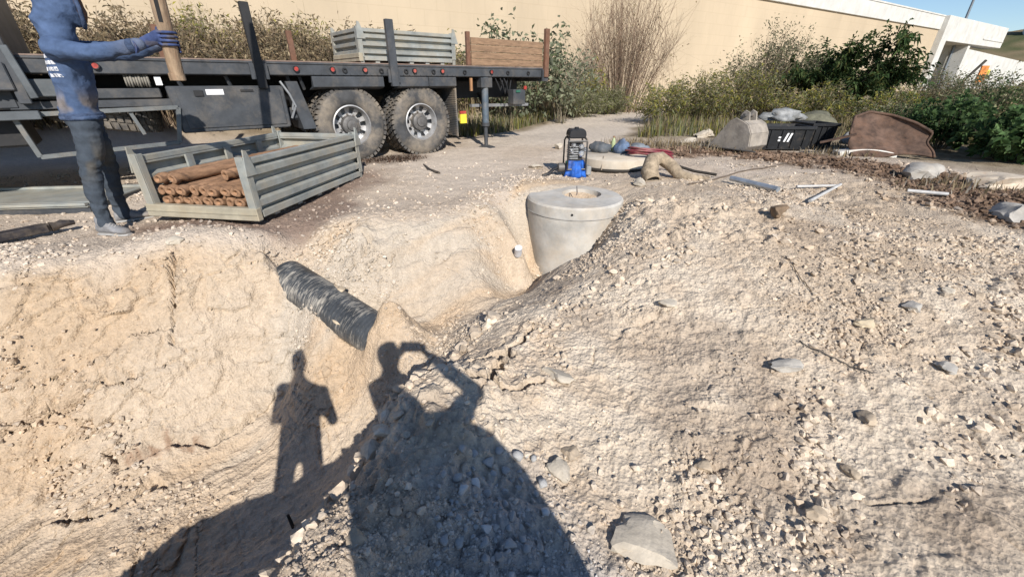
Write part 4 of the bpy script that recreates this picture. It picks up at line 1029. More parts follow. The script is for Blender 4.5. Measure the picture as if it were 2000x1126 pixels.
b_ = thing('drink_bottle', 'pale green bottle with brown cap standing behind the blue bundle', 'bottle', (1.60, 6.80, lz))
MB().lathe([(0,0),(.03,0),(.033,.02),(.033,.14),(.02,.18),(.014,.2),(0,.2)], 14).build('body', mat('bottle_green', (.40, .46, .25), .3), b_, smooth=True)
MB().cyl((0,0,.2),(0,0,.225), .016, seg=10).build('cap', mat('cap_brown', (.30, .18, .10), .5), b_)
# red hose coil
hc = MB(); r_ = random.Random(9); pts = []
for k in range(7 * 20):
    a = 2 * math.pi * k / 20; j = k / 20
    rr = .25 + .03 * math.sin(j * 2.3) + r_.uniform(-.008, .008)
    pts.append((rr * math.cos(a) * 1.25 + .02 * math.sin(j * 3), rr * math.sin(a) * .8, .02 + .012 * j + .012 * math.sin(a * 1.5 + j)))
hc.tube(pts, .013, 6)
o = hc.build('hose_coil', mat('hose_red', (.20, .03, .045), .5, var=.3, dust=.35), smooth='all'); o.location = (2.05, 6.35, lz - .02); o.rotation_euler = (R(-6), R(8), .1)
tag(o, 'coil of dark red hose hanging over the edge of the round lid', 'hose')
# muddy canvas sleeve arched over the lid edge
ms = thing('muddy_sleeve', 'muddy tan canvas sleeve bent into an arch beside the lid', 'sleeve', (0, 0, 0))
sv = MB(); path = [(1.80,5.32,.06),(1.78,5.42,.16),(1.85,5.58,.27),(2.0,5.70,.28),(2.12,5.62,.20),(2.2,5.45,.10),(2.35,5.36,.07),(2.6,5.5,.06)]
sv.tube(path, [.10,.11,.10,.085,.08,.075,.06,.03], 12, caps=False)
so = sv.build('canvas', mat('muddy_canvas', (.33, .26, .18), .95, var=.3, scale=14, bump=.8, bscale=40), ms, smooth='all')
so.modifiers.new('thick', 'SOLIDIFY').thickness = .012
MB().tube([(1.80,5.33,.07),(1.79,5.42,.16)], [.088,.09], 12).build('mouth_shade', MATS['hole_dark'], ms, smooth=True)  # black plug painting the shade inside the sleeve mouth
MB().tube([(2.0,5.83,.30),(2.12,5.68,.28),(2.17,5.52,.17)], .016, 6).build('strap', MATS['seal_black'], ms, smooth=True)
MB().tube([(2.05,6.0,.2),(2.25,5.95,.16),(2.5,5.75,.10),(2.75,5.6,.08)], .02, 6).build('strap', MATS['seal_black'], ms, smooth=True)
def cable(name, label, uv, r, m, lift=.012, cat='cable'):
    P = []
    for (u0, v0), (u1, v1) in zip(uv[:-1], uv[1:]):
        for t in np.linspace(0, 1, 6)[:-1]:
            p = at(u0 + (u1-u0)*t, v0 + (v1-v0)*t); P.append((p.x, p.y, p.z + lift))
    p = at(*uv[-1]); P.append((p.x, p.y, p.z + lift))
    b = MB(); b.tube(P, r, 6); return tag(b.build(name, m, smooth='all'), label, cat)
cable('cable', 'thin brown cable running from the muddy sleeve to the red soil', [(1345,364),(1400,350),(1440,338),(1490,330),(1530,322)], .009, mat('cable_brown', (.13, .10, .075), .8))
cable('wire', 'thin curved wire lying on the heap by the grey block', [(1560,668),(1600,690),(1650,712),(1700,738)], .0035, mat('wire_dark', (.08, .07, .06), .7))
cable('wire', 'thin pale root lying on the heap above the grey block', [(1545,520),(1560,545),(1585,572)], .004, mat('root_tan', (.25, .19, .13), .9))
# pump
PX, PY = .86, 5.82; pz = hz(PX, PY)
pm = thing('engine_pump', 'small engine pump with black tank and tube frame behind the manhole', 'pump', (PX, PY, pz), .1)
M_BLK = mat('gloss_black', (.02, .02, .022), .4, var=.2, dust=.25); M_CHR = mat('bright_alloy', (.55, .56, .57), .35, .8, var=.3, scale=20, dust=.2)
tk = MB(); tk.prism([(-.10,.50),(.10,.50),(.12,.53),(.11,.59),(.08,.615),(-.08,.615),(-.11,.59),(-.12,.53)], -.10, .10); tk.build('fuel_tank', M_BLK, pm, bevel=.012)
MB().cyl((0,0,.612),(0,0,.635), .03, seg=12).build('tank_cap', M_BLK, pm)
for x in (-.125, .125):
    MB().tube([(x,-.13,.10),(x,-.13,.46),(x*.9,-.10,.50),(x*.9,.10,.50),(x,.13,.46),(x,.13,.10)], .012, 8).build('frame_tube', M_BLK, pm, smooth=True)
for z in (.11, .47): MB().tube([(-.125,-.13,z),(.125,-.13,z)], .011, 8).build('frame_tube', M_BLK, pm, smooth=True)
MB().box(-.08,.08,-.08,.09,.20,.44).build('engine_block', mat('engine_dark', (.05,.05,.05),.5,.5), pm, bevel=.01)
for k in range(6): MB().box(-.095,.02,-.095,.10,.24+.03*k,.252+.03*k).build('cooling_fin', M_CHR, pm)
for (x, z, r) in ((.055,.40,.035),(.06,.31,.04),(-.05,.42,.03),(-.07,.33,.025)): 
    MB().lathe([(0,-.135),(r*.6,-.135),(r,-.12),(r,-.082)], 14, 'y', False, (x,0,z)).build('cover', M_CHR, pm, smooth=True)
MB().cyl((.09,-.06,.36),(.13,-.12,.36),.03,.03,10).build('exhaust', M_CHR, pm, smooth=True)
pb = MB(); pb.lathe([(0,.22),(.08,.215),(.125,.19),(.13,.12),(.11,.03),(.0,.03)], 24); pb.build('pump_housing', mat('pump_green', (.02,.16,.10), .4, var=.2), pm, smooth=True)
gl = []
for k in range(72):
    a = 2*math.pi*k/72; gl.append(a)
b = MB(); vs = []; fs = []
for i, (r0, z) in enumerate(((.10,.22),(.13,.20),(.14,.12),(.15,.05),(.165,.005))):
    for a in gl[:48]:
        rr = r0 + (.006 + .012 * i / 4) * math.sin(a * 9 + i * .3); a2 = a - 2.7
        vs.append((rr*math.cos(a2), rr*math.sin(a2) - .01, z + (.012 * math.sin(a*5) if i == 4 else 0)))
for i in range(4):
    for k in range(47): fs.append((i*48+k, (i+1)*48+k, (i+1)*48+k+1, i*48+k+1))
b.add(vs, fs); cl = b.build('blue_cloth', mat('bright_blue', (.015,.10,.42), .7, var=.4, scale=12, bump=.3, dust=.3), pm, smooth='all'); cl.modifiers.new('t', 'SOLIDIFY').thickness = .006
MB().lathe([(.02,-.23),(.055,-.23),(.06,-.215),(.06,-.14),(.02,-.14)], 16, 'x', False, (0,-.02,.12)).build('suction_port', mat('cast_grey',(.16,.15,.14),.6,.5,rust=.3), pm, smooth=True)
MB().tube([(-.23,-.02,.12),(-.30,-.05,.10),(-.38,-.10,.05),(-.46,-.12,.03)], .022, 8).build('suction_hose', M_BLK, pm, smooth=True)
MB().box(.15,.22,-.1,.06,.02,.14).build('valve_box', mat('box_grey',(.24,.24,.23),.7,dust=.4), pm, bevel=.012)
# black pipe in the trench
PZ = -.5; a0 = Vector((-2.03, 3.34, -.38)); a1 = Vector((-1.03, 2.745, -.65)); dv = a1 - a0; Lp = dv.length
pp = thing('black_pipe', 'black plastic pipe smeared with clay emerging from the trench bank', 'pipe', a0); pp.rotation_euler = dv.to_track_quat('X', 'Z').to_euler()
def pipe_mat():
    m = mat('clay_smeared_pipe', (.050, .055, .060), .55, var=.3, scale=6, bump=.1)
    N = m.node_tree.nodes; L = m.node_tree.links; b = N['Principled BSDF']; src = b.inputs['Base Color'].links[0].from_socket
    tc = N.new('ShaderNodeTexCoord'); mp = N.new('ShaderNodeMapping'); mp.inputs['Scale'].default_value = (34, 5, 5); mp.inputs['Rotation'].default_value = (0, 0, R(12)); L.new(tc.outputs['Object'], mp.inputs[0])
    nz = N.new('ShaderNodeTexNoise'); nz.inputs['Scale'].default_value = 2.1; nz.inputs['Detail'].default_value = 9; nz.inputs['Roughness'].default_value = .72; nz.inputs['Distortion'].default_value = .6; L.new(mp.outputs[0], nz.inputs['Vector'])
    n2 = N.new('ShaderNodeTexNoise'); n2.inputs['Scale'].default_value = 5; n2.inputs['Detail'].default_value = 6; L.new(tc.outputs['Object'], n2.inputs['Vector'])
    ad = N.new('ShaderNodeMath'); ad.operation = 'MULTIPLY_ADD'; ad.inputs[1].default_value = .6; L.new(n2.outputs[0], ad.inputs[0]); L.new(nz.outputs[0], ad.inputs[2])
    mr = N.new('ShaderNodeMapRange'); mr.inputs[1].default_value = .80; mr.inputs[2].default_value = .98; mr.inputs[4].default_value = .85; L.new(ad.outputs[0], mr.inputs[0])
    mx = N.new('ShaderNodeMix'); mx.data_type = 'RGBA'; mx.inputs[7].default_value = (.45, .41, .345, 1); L.new(mr.outputs[0], mx.inputs[0]); L.new(src, mx.inputs[6]); L.new(mx.outputs[2], b.inputs['Base Color'])
    rr = N.new('ShaderNodeMapRange'); rr.inputs[3].default_value = .45; rr.inputs[4].default_value = .95; L.new(mr.outputs[0], rr.inputs[0]); L.new(rr.outputs[0], b.inputs['Roughness'])
    return m
RP = .17
body = MB(); prof = [(RP*.93, 0.0), (RP, .006)]
for k in range(0, 60): 
    xx = .02 + k * (Lp - .04) / 60; prof += [(RP + (.0012 if k % 2 else 0), xx), (RP + (.0012 if k % 2 else 0), xx + (Lp - .04) / 60 * .8)]
prof += [(RP, Lp), (RP*.93, Lp), (RP*.90, Lp - .03), (0, Lp - .03)]
body.lathe(prof, 40, 'x'); body.build('pipe_wall', pipe_mat(), pp, smooth=True)
M_MUD = mat('clay_mud', (.50, .40, .28), .95, var=.2, scale=12, bump=.7, bscale=40)
for k, (xx, a_, s) in enumerate(((.62, 1.0, .05), (.70, 1.3, .045), (.66, .7, .04), (.35, -.9, .05), (.45, -.8, .05), (.1, -.75, .05), (.95, -.7, .05), (1.05, -.8, .04))):
    W = rock_shape(ICO2, 600 + k, .6) * s * np.array([1.6, 1, .5])
    o = link('mud_clump', fast_mesh('mud_clump', W, ICO2[1], None, True), M_MUD, pp)
    q = Lp / 1.35; o.location = (xx * q, -RP*.98*math.cos(a_) if a_ < 0 else RP*.5, RP*.98*math.sin(a_) if a_ > 0 else RP*.35)
# white stub beside the shaft, dark stick, rods of scrap
p = gz(1012, 492, -.42); wp = thing('white_stub', 'white plastic pipe stub on the trench side by the manhole', 'pipe stub', p, .4)
b = MB(); b.lathe([(.045,-.06),(.05,-.06),(.05,.09),(.045,.09),(.045,-.06)], 18); b.build('tube', mat('white_plastic', (.62,.63,.66), .5, dust=.3), wp, smooth=True); wp.rotation_euler = (R(35), R(-10), .3); wp.scale = (.8, .7, .85)
MB().cyl((0,0,.092),(0,0,.1),.049,seg=18).build('cap', MATS['white_plastic'], wp)
p = at(573, 1030); tag(MB().tube([(p.x, p.y, p.z - .03), (p.x - .01, p.y + .01, p.z + .05), (p.x - .022, p.y + .02, p.z + .10)], [.011,.011,.009], 7).build('root_stub', mat('dark_root', (.03,.025,.02), .9, bump=.4), smooth=True), 'short dark stick poking out of the shaded bank', 'stick')
def rodpx(name, label, a, b, r, m, cat='pipe', z=.1):
    p = gz(*a, z); q = gz(*b, z)
    t = MB(); t.tube([p, (p + q) / 2, q], r, 8); return tag(t.build(name, m, smooth=True), label, cat)
M_SCRAP = mat('scrap_metal', (.44, .48, .52), .4, .6, var=.15, dust=.3); M_WPL = mat('scrap_white', (.47, .46, .44), .6, dust=.3)
rodpx('metal_tube', 'bright metal tube lying on the crest behind the heap', (1428,348), (1520,370), .032, M_SCRAP, z=.13)
rodpx('metal_strip', 'thin pale strip right of the bright metal tube', (1556,364), (1640,362), .014, M_WPL, 'strip', .12)
rodpx('metal_strip', 'slanting pale strip crossing below the thin strip', (1582,392), (1642,360), .016, M_WPL, 'strip', .12)
rodpx('plastic_tube', 'thin white tube at the right below the rusty plate', (1772,372), (1852,379), .018, M_WPL, z=.14)
# ------------------------------------------------------------------ scrap row: bucket, black bins, rusty plate, foam
M_BKT = mat('muddy_bucket', (.30, .265, .225), .9, var=.25, scale=5, bump=.4, bscale=30, dust=.5, dust_col=(.45, .39, .31))
B0 = gz(1438, 289, .1)
bk = thing('digger_bucket', 'muddy grey digger bucket lying on its back among the scrap', 'bucket', B0, R(-58)); bk.scale = (.82, .82, .86)
sp = [(-.50,.0),(.36,.0),(.46,.10),(.44,.34),(.34,.50),(.22,.56),(.05,.62),(-.08,.55)]
for y in (-.34, .34): MB().prism(sp, y - .012, y + .012).build('side_plate', M_BKT, bk, bevel=.005)
sh_ = MB(); back = sp[0:6]
for (x0, z0), (x1, z1) in zip(back[:-1], back[1:]):
    sh_.bar((x0, 0, z0), (x1, 0, z1), .655, .02, (-(z1-z0), 0, x1-x0))
sh_.build('shell', M_BKT, bk)
for y in (-.13, .13): MB().prism([(-.02,.45),(.26,.45),(.20,.72),(.10,.76),(.02,.68)], y - .015, y + .015).build('hanger_ear', M_BKT, bk, bevel=.005)
MB().cyl((.12,-.2,.66),(.12,.2,.66),.035,seg=12).build('pin', M_HUB, bk, smooth=True)
for k in range(4): MB().prism([(-.62,.0),(-.48,-.02),(-.48,.04)], -.30 + k*.2 - .035, -.30 + k*.2 + .035).build('tooth', M_HUB, bk)
M_BIN = mat('black_plastic', (.016, .017, .019), .45, var=.2, dust=.2)
def bin_(label, x0, w, loc, rz, marks=False, h=.40, d=.55):
    t = thing('plastic_bin', label, 'bin', loc, rz, 'black bins in the scrap row')
    b = MB(); b.add([(0,0,0),(w,0,0),(w,d,0),(0,d,0),(-.03,-.03,h),(w+.03,-.03,h),(w+.03,d+.03,h),(-.03,d+.03,h),(.02,.02,.03),(w-.02,.02,.03),(w-.02,d-.02,.03),(.02,d-.02,.03),(-.01,-.01,h),(w+.01,-.01,h),(w+.01,d+.01,h),(-.01,d+.01,h)],
      [(0,3,2,1),(0,1,5,4),(1,2,6,5),(2,3,7,6),(3,0,4,7),(8,9,10,11),(8,12,13,9),(9,13,14,10),(10,14,15,11),(11,15,12,8),(4,5,13,12),(5,6,14,13),(6,7,15,14),(7,4,12,15)])
    b.build('tub', M_BIN, t, bevel=.008)
    r = MB(); r.box(-.05, w+.05, -.055, -.032, h-.05, h+.005); r.build('rim_lip', M_BIN, t, bevel=.005)
    for k in range(4): MB().bar((w*(k+.5)/4, -.012, .04), (w*(k+.5)/4, -.034, h-.06), .03, .02, (0,1,0)).build('rib', M_BIN, t)
    if marks:
        for k, (x, z, ww, sl) in enumerate(((w*.42,.14,.035,.04),(w*.50,.14,.035,.04),(w*.30,.2,.05,0),(w*.30,.15,.05,.0))):
            hh = .15 if sl else .03
            MB().add([(x,-.0+(-.03*(z/h))-.012,z),(x+ww,-.03*(z/h)-.012,z),(x+ww+sl,-.03*((z+hh)/h)-.012,z+hh),(x+sl,-.03*((z+hh)/h)-.012,z+hh)], [(0,1,2,3)]).build('white_mark', M_WHITE, t)
    return t
q = gz(1487, 290, .1); bin_('open black plastic bin with white stripes beside the digger bucket', 0, .80, (q.x, q.y, .08), -.05, True)
q = gz(1580, 289, .1); bin_('smaller black plastic bin right of the striped bin', 0, .42, (q.x, q.y + .05, .08), .03, False, .44)
q = gz(1535, 250, .1); blob('plastic_sheet', 'crumpled grey plastic sheet heaped on the striped black bin', 'plastic sheet', mat('sheet_grey', (.24,.245,.24), .5, var=.3, scale=10, bump=.5, dust=.2), (5.55, 9.05, .55), (.38, .2, .12), 511, amp=.5)
blob('tarpaulin', 'dull olive tarpaulin bundle behind the black bins', 'tarpaulin', mat('tarp_olive', (.13,.125,.085), .8, var=.3, bump=.5), (6.35, 9.3, .42), (.45, .3, .25), 512, amp=.4)
# rusty plate, leaning
rp = thing('rusty_plate', 'large rust brown steel plate leaning back at the edge of the bushes', 'steel plate', gz(1738, 304, .12), -.30)
M_RP = mat('rust_plate', (.10, .062, .044), .9, .0, var=.5, scale=5, bump=.5, bscale=18, rust=.45, rust_col=(.16,.085,.05), dust=.2, dust_col=(.18,.13,.095))
out = [(-.50,.02),(-.58,.30),(-.46,.74),(-.22,.82),(.10,.72),(.38,.58),(.60,.44),(.58,.06),(.4,-.02)]
nx_, nv_ = 22, 12; vs = []; fs = []
for ix in range(nx_ + 1):
    x_ = -.56 + 1.14 * ix / nx_; top_ = float(np.interp(x_, [-.56, -.46, -.22, .10, .38, .58], [.40, .74, .84, .76, .62, .46])); bot_ = .03 * math.sin(x_ * 5)
    for iv in range(nv_ + 1):
        v_ = iv / nv_; z_ = bot_ + (top_ - bot_) * v_ * .74
        y_ = 1.15 * z_ + .10 * math.sin(math.pi * v_) * (.6 + x_) - .10 * max(0, v_ - .85) * 6 * .3 + .05 * math.sin(x_ * 6 + v_ * 2)
        vs.append((x_ + .02 * math.sin(v_ * 9), y_, z_))
for ix in range(nx_):
    for iv in range(nv_):
        a_ = ix * (nv_ + 1) + iv; fs.append((a_, a_ + nv_ + 1, a_ + nv_ + 2, a_ + 1))
po = MB().add(vs, fs).build('sheet', M_RP, rp, smooth='all'); po.modifiers.new('thick', 'SOLIDIFY').thickness = .02
MB().tube([vs[ix * (nv_ + 1) + nv_] for ix in range(nx_ + 1)], .024, 8).build('rolled_edge', M_RP, rp, smooth='all')
MB().tube([vs[nx_ * (nv_ + 1) + iv] for iv in range(nv_ + 1)], .018, 8).build('rolled_edge', M_RP, rp, smooth='all')
b = MB(); b.bar((-.52,.1,.3),(-.95,.25,.14),.12,.03); b.build('torn_flange', M_RP, rp)
q = gz(1678, 300, .1)
fo = thing('foam_board', 'curved white foam board lying under the rusty plate', 'foam board', (q.x, q.y - .1, .10), -.25)
b = MB(); n = 10
top = [(-.42 + .84*k/n, .10 - .06*(2*k/n-1)**2) for k in range(n+1)]; b.prism(top + [(x, z-.08) for x, z in top[::-1]], -.12, .12); b.build('board', mat('foam_white', (.66,.63,.57), .8, var=.1, dust=.3), fo, bevel=.008)
blob('rag_bundle', 'pale grey rags wedged between the black bins and the rusty plate', 'rags', mat('rag_grey',(.36,.36,.35),.8,var=.3,bump=.5,dust=.2), (gz(1662,280,.15).x, gz(1662,280,.15).y, .22), (.22,.16,.14), 514, amp=.45)
rodpx('metal_strip', 'long thin strip lying in front of the digger bucket', (1372,284), (1475,297), .014, mat('strip_dark',(.10,.09,.08),.7), 'strip', .12)
# marker ribbon on a stick, far right
q = gy(1926, 118, 20.0)
mk = thing('marker_post', 'leaning stick with orange and yellow ribbon before the white wing wall', 'marker', (q.x, q.y, 0))
MB().tube([(-.9,0,q.z-1.3),(-.45,0,q.z-.6),(0,0,q.z)], .05, 6).build('stick', mat('stick_dark',(.05,.045,.035),.9), mk)
MB().box(-.06,.25,-.03,.03,q.z-.85,q.z-.2).build('ribbon', mat('ribbon_orange',(.65,.22,.05),.7,var=.3), mk)
MB().box(.252,.36,-.03,.03,q.z-.7,q.z-.35).build('ribbon', mat('ribbon_yellow',(.7,.6,.1),.7), mk)

# ================================================================== PEOPLE
def ellipsoid(b, c, r, rot=None, sub=ICO2):
    V, F = sub; W = V * np.array(r)[None]
    if rot is not None: W = W @ np.array(rot).T
    return b.add((W + np.array(c)[None]).tolist(), F.tolist())
def loft(b, secs, seg=20):
    """secs: (centre, half-axis a, half-axis b) rings; closed with caps"""
    vs = []; fs = []
    for c, a, d in secs:
        c = Vector(c); a = Vector(a); d = Vector(d)
        for k in range(seg):
            t = 2 * math.pi * k / seg; vs.append(c + a * math.cos(t) + d * math.sin(t))
    n = len(secs)
    for i in range(n - 1):
        for k in range(seg):
            l = (k + 1) % seg; fs.append((i*seg+k, i*seg+l, (i+1)*seg+l, (i+1)*seg+k))
    fs.append(tuple(range(seg))[::-1]); fs.append(tuple((n-1)*seg+k for k in range(seg)))
    return b.add(vs, fs)
def limb(b, pts, rs, seg=12):
    """tapered limb with rounded ends"""
    b.tube(pts, rs, seg)
    for p, r in zip(pts, rs): ellipsoid(b, p, (r*.98,)*3, None, ICO1 if r < .02 else ICO2)
    return b
def remeshed(name, b, voxel, smooth=4):
    o = link('tmp', b.mesh('tmp'))
    m = o.modifiers.new('r', 'REMESH'); m.mode = 'VOXEL'; m.voxel_size = voxel; m.use_smooth_shade = True
    s = o.modifiers.new('s', 'SMOOTH'); s.factor = .5; s.iterations = smooth
    dg = bpy.context.evaluated_depsgraph_get()
    me = bpy.data.meshes.new_from_object(o.evaluated_get(dg)); me.name = name
    bpy.data.objects.remove(o)
    n = len(me.vertices); V = np.empty(n*3); me.vertices.foreach_get('co', V); V = V.reshape(-1, 3)
    Nn = np.empty(n*3); me.vertex_normals.foreach_get('vector', Nn); Nn = Nn.reshape(-1, 3)
    return me, V, Nn
def set_verts(me, V, C=None):
    me.vertices.foreach_set('co', V.astype(np.float32).ravel())
    if C is not None:
        at_ = me.color_attributes.new('Col', 'FLOAT_COLOR', 'POINT'); c4 = np.ones((len(V), 4), np.float32); c4[:, :3] = C
        at_.data.foreach_set('color', c4.ravel())
    me.polygons.foreach_set('use_smooth', [True] * len(me.polygons)); me.update()
M_CLOTH = mat('clothing', (1, 1, 1), .9, var=.14, scale=14, bump=.35, bscale=60, attr=True, spec=.15)
def foot(b, heel, toe, ankle, w=.048):
    heel = Vector(heel); toe = Vector(toe); d = (toe - heel).normalized(); s = Vector((0,0,1)).cross(d).normalized()
    L = (toe - heel).length; up = Vector((0,0,1))
    secs = []
    for t, ww, h0, h1 in ((0,.6,.0,.07),(.08,.85,.0,.085),(.3,.9,.0,.09),(.55,1.0,.0,.075),(.8,1.02,.0,.055),(.95,.8,.002,.045),(1.0,.5,.008,.035)):
        c = heel + d * L * t + up * (h0 + h1) / 2; secs.append((c, s * w * ww, up * (h1 - h0) / 2))
    loft(b, secs, 14)
def worker():
    f = Vector((.76, .65, 0)).normalized(); r = Vector((f.y, -f.x, 0)); up = Vector((0, 0, 1))
    G = hz(-3.55, 3.46); G2 = hz(-3.72, 3.84)
    b = MB()
    pel = Vector((-3.545, 3.66, .93)); ch = Vector((-3.475, 3.66, 1.30)); nk = Vector((-3.45, 3.665, 1.52)); hd = Vector((-3.405, 3.70, 1.71))
    wa = (pel + ch) / 2
    loft(b, [(pel - up*.06, r*.155, f*.108), (pel, r*.175, f*.124), (pel + up*.07, r*.17, f*.122), (wa, r*.16, f*.118), (ch, r*.19, f*.125), (ch + up*.10, r*.19, f*.11), (ch + up*.18, r*.13, f*.085), (nk, r*.075, f*.07), (nk + up*.08, r*.06, f*.062)], 26)
    # hood and head
    rot = Matrix((f, r, up)).transposed().to_3x3()
    ellipsoid(b, hd + up*.02 + f*.006, (.138, .108, .155), rot, ICO3); loft(b, [(hd + up*.13 + f*.05, r*.07, up*.03), (hd + up*.11 + f*.135, r*.075, up*.022)], 12)
    ellipsoid(b, hd + f*.065 - up*.035, (.082, .07, .10), rot, ICO3)
    loft(b, [(ch + up*.13 - f*.01, r*.15, f*.10), (nk - up*.02 - f*.015, r*.125, f*.105), (nk + up*.04 - f*.012, r*.112, f*.112), (nk + up*.10 - f*.008, r*.110, f*.122), (hd, r*.106, f*.128)], 22)   # hood draped to the shoulders
    loft(b, [(hd + f*.115 - up*.055, r*.006, up*.006), (hd + f*.125 - up*.03, r*.012, up*.02), (hd + f*.148 - up*.035, r*.014, up*.014)], 8)   # nose
    # near arm with gripping hand
    sh = Vector((-3.36, 3.48, 1.415)); el = Vector((-3.07, 3.45, 1.385)); wr = Vector((-2.79, 3.56, 1.445))
    limb(b, [ch + up*.09 + r*.1, sh, (sh+el)/2, el, (el+wr)/2, wr], [.09, .078, .062, .054, .048, .040])
    PC = lambda z: Vector((-2.65 - .08*(1.77-z)/.56, 3.71 + .05*(1.77-z)/.56, z))   # pole axis
    pr = .052; gb = MB(); gb2 = MB()
    palm = PC(1.50) + Vector((-.035, -pr - .018, 0))
    hx = (palm - wr).normalized()
    loft(gb, [(wr - hx*.045, up*.045, hx.cross(up)*.04), (wr - hx*.02, up*.034, hx.cross(up)*.026), (wr + hx*.04, up*.042, hx.cross(up)*.022), (palm - hx*.01, up*.046, hx.cross(up)*.019), (palm + hx*.035, up*.042, hx.cross(up)*.015)], 14)
    for k, (dz, sp_, ln) in enumerate(((.034, 0, 1.0), (.012, 0, 1.1), (-.010, 0, 1.05), (-.031, 0, .9))):
        pts = []
        for a in np.linspace(-1.75, -1.75 + 2.7 * ln, 7):
            c = PC(1.502 + dz - .006 * k); pts.append(c + Vector((math.cos(a), math.sin(a), 0)) * (pr + .010))
        limb(gb, [palm + up * dz + hx * .0] + pts, [.0105] * 4 + [.0100, .0095, .009, .008], 8)
    tp_ = [palm - hx*.03 + up*.03, PC(1.545) + Vector((-pr*.75, -pr*.75, 0)), PC(1.565) + Vector((-pr - .008, -.01, 0)), PC(1.575) + Vector((-pr*.85, pr*.65, 0))]
    limb(gb, tp_, [.014, .013, .011, .009], 8)
    # far arm, hidden behind the near one
    s2 = ch + up*.115 - r*.20; e2 = Vector((-3.18, 3.95, 1.42)); w2 = Vector((-2.86, 3.85, 1.47)); p2 = PC(1.50) + Vector((-.09, .06, .0))
    limb(b, [ch + up*.09 - r*.1, s2, (s2+e2)/2, e2, (e2+w2)/2, w2], [.10, .085, .07, .06, .052, .042])
    limb(gb2, [w2, p2], [.034, .03], 10)
    for k, dz in enumerate((.034, .012, -.01, -.031)):
        pts = [PC(1.44 + dz) + Vector((math.cos(a), math.sin(a), 0)) * (pr + .010) for a in np.linspace(2.5, .5, 5)]
        limb(gb2, [p2 + up*(dz - .05)] + pts, [.0105] * 4 + [.0095, .0085], 8)
    limb(gb2, [p2, PC(1.47) + Vector((-pr - .012, .0, .03)), PC(1.48) + Vector((-pr*.8, -pr*.6, .03))], [.014, .012, .009], 8)
    # legs
    shoes = []
    for (hip, kn, an, heel, toe, g) in ((pel + r*.09 - up*.06, (-3.53, 3.50, .50), (-3.555, 3.46, .11), (-3.635, 3.455), (-3.345, 3.415), G),
                                     (pel - r*.09 - up*.06, (-3.65, 3.80, .50), (-3.74, 3.84, .11), (-3.80, 3.80), (-3.58, 3.99), G2)):
        kn = Vector(kn); an = Vector(an); hip = Vector(hip)
        m1 = (hip + kn) / 2 + f*.01; m2 = kn*.6 + an*.4 - f*.012
        limb(b, [hip, m1, kn, m2, an + up*.03, an], [.098, .086, .070, .064, .058, .058], 16)
        shoes.append((Vector((heel[0], heel[1], g)), Vector((toe[0], toe[1], g)), an))
        limb(b, [an, (an[0] + .005, an[1], g + .075)], [.058, .055], 14)
    me, V, Nn = remeshed('person', b, .0085, 5)
    x, y, z = V.T
    hand = np.zeros(len(x), bool); shoe = np.zeros(len(x), bool)
    legs = (z < .925) & ~shoe
    face = ((V - np.array(hd + f*.10 - up*.03)) @ np.array(f) > -.005) & (z > 1.58) & (np.linalg.norm(V - np.array(hd + f*.08 - up*.03), axis=1) < .10)
    top = ~(hand | shoe | legs | face)
    # cloth folds
    fold = np.abs(vnoise(x*7 + 3*z, y*7, z*9, 3)); fold2 = np.abs(vnoise(x*14, y*14, z*18 + 4*x, 5))
    drape = np.abs(vnoise((x + .35*z)*16, y*12, z*4, 9))
    d = top * (.010 - .020*fold*.6 - .010*fold2 - .016*drape*(z < 1.32)*(z > .95))
    lf = np.abs(vnoise(x*8 + 5*z, y*8 - 4*z, z*17 + 3*x, 13)) * .7 + np.abs(vnoise(x*16, y*16, z*26 + 9*x, 14)) * .5; wgt = .5 + 1.0*np.exp(-((z-.52)/.12)**2) + 1.3*np.exp(-((z-.2)/.12)**2) + .8*np.exp(-((z-.82)/.08)**2)
    d = d + legs * (-.015*lf*wgt + .006)
    d = d + top * .012 * sst(1.02, .93, z) * (z < 1.02)
    V = V + Nn * d[:, None]
    n1 = vnoise(x*9, y*9, z*9, 21); n2 = vnoise(x*30, y*30, z*30, 22)
    C = np.zeros((len(V), 3))
    C[top] = (.066, .102, .185); C[legs] = (.054, .066, .082); C[shoe] = (.25, .25, .25); C[hand] = (.06, .085, .20); C[face] = (.13, .075, .05)
    pale = (sst(.2, .9, Nn @ np.array([.2, -.7, .55])) * .0)[:, None]
    mud = top * np.exp(-((z - 1.04) / .075) ** 2) * sst(-.25, .25, n1 + .3 * n2 + .45 * ((V @ np.array(r)) > (np.array(pel) @ np.array(r)) - .02) - .1)
    C = C * (1 - mud[:, None] * .75) + np.array([.20, .165, .13])[None] * mud[:, None] * .75
    cuff = top * sst(-2.98, -2.80, x) * (z > 1.3) * .5
    C = C * (1 - cuff[:, None]) + np.array([.13, .135, .16])[None] * cuff[:, None]
    knee = legs * np.exp(-((z - .62) / .13) ** 2) * sst(-.2, .4, n1 + .5*((V @ np.array(f)) > (np.array(pel) @ np.array(f))) - .1) * .75
    C = C * (1 - knee[:, None]) + np.array([.10, .088, .07])[None] * knee[:, None]
    C = C * (1 + .12 * n1 + .08 * n2)[:, None]
    set_verts(me, V, np.clip(C, .005, 1))
    o = link('person', me, M_CLOTH)
    tag(o, 'worker in blue hooded top and jeans steadying a hanging steel pole', 'person')
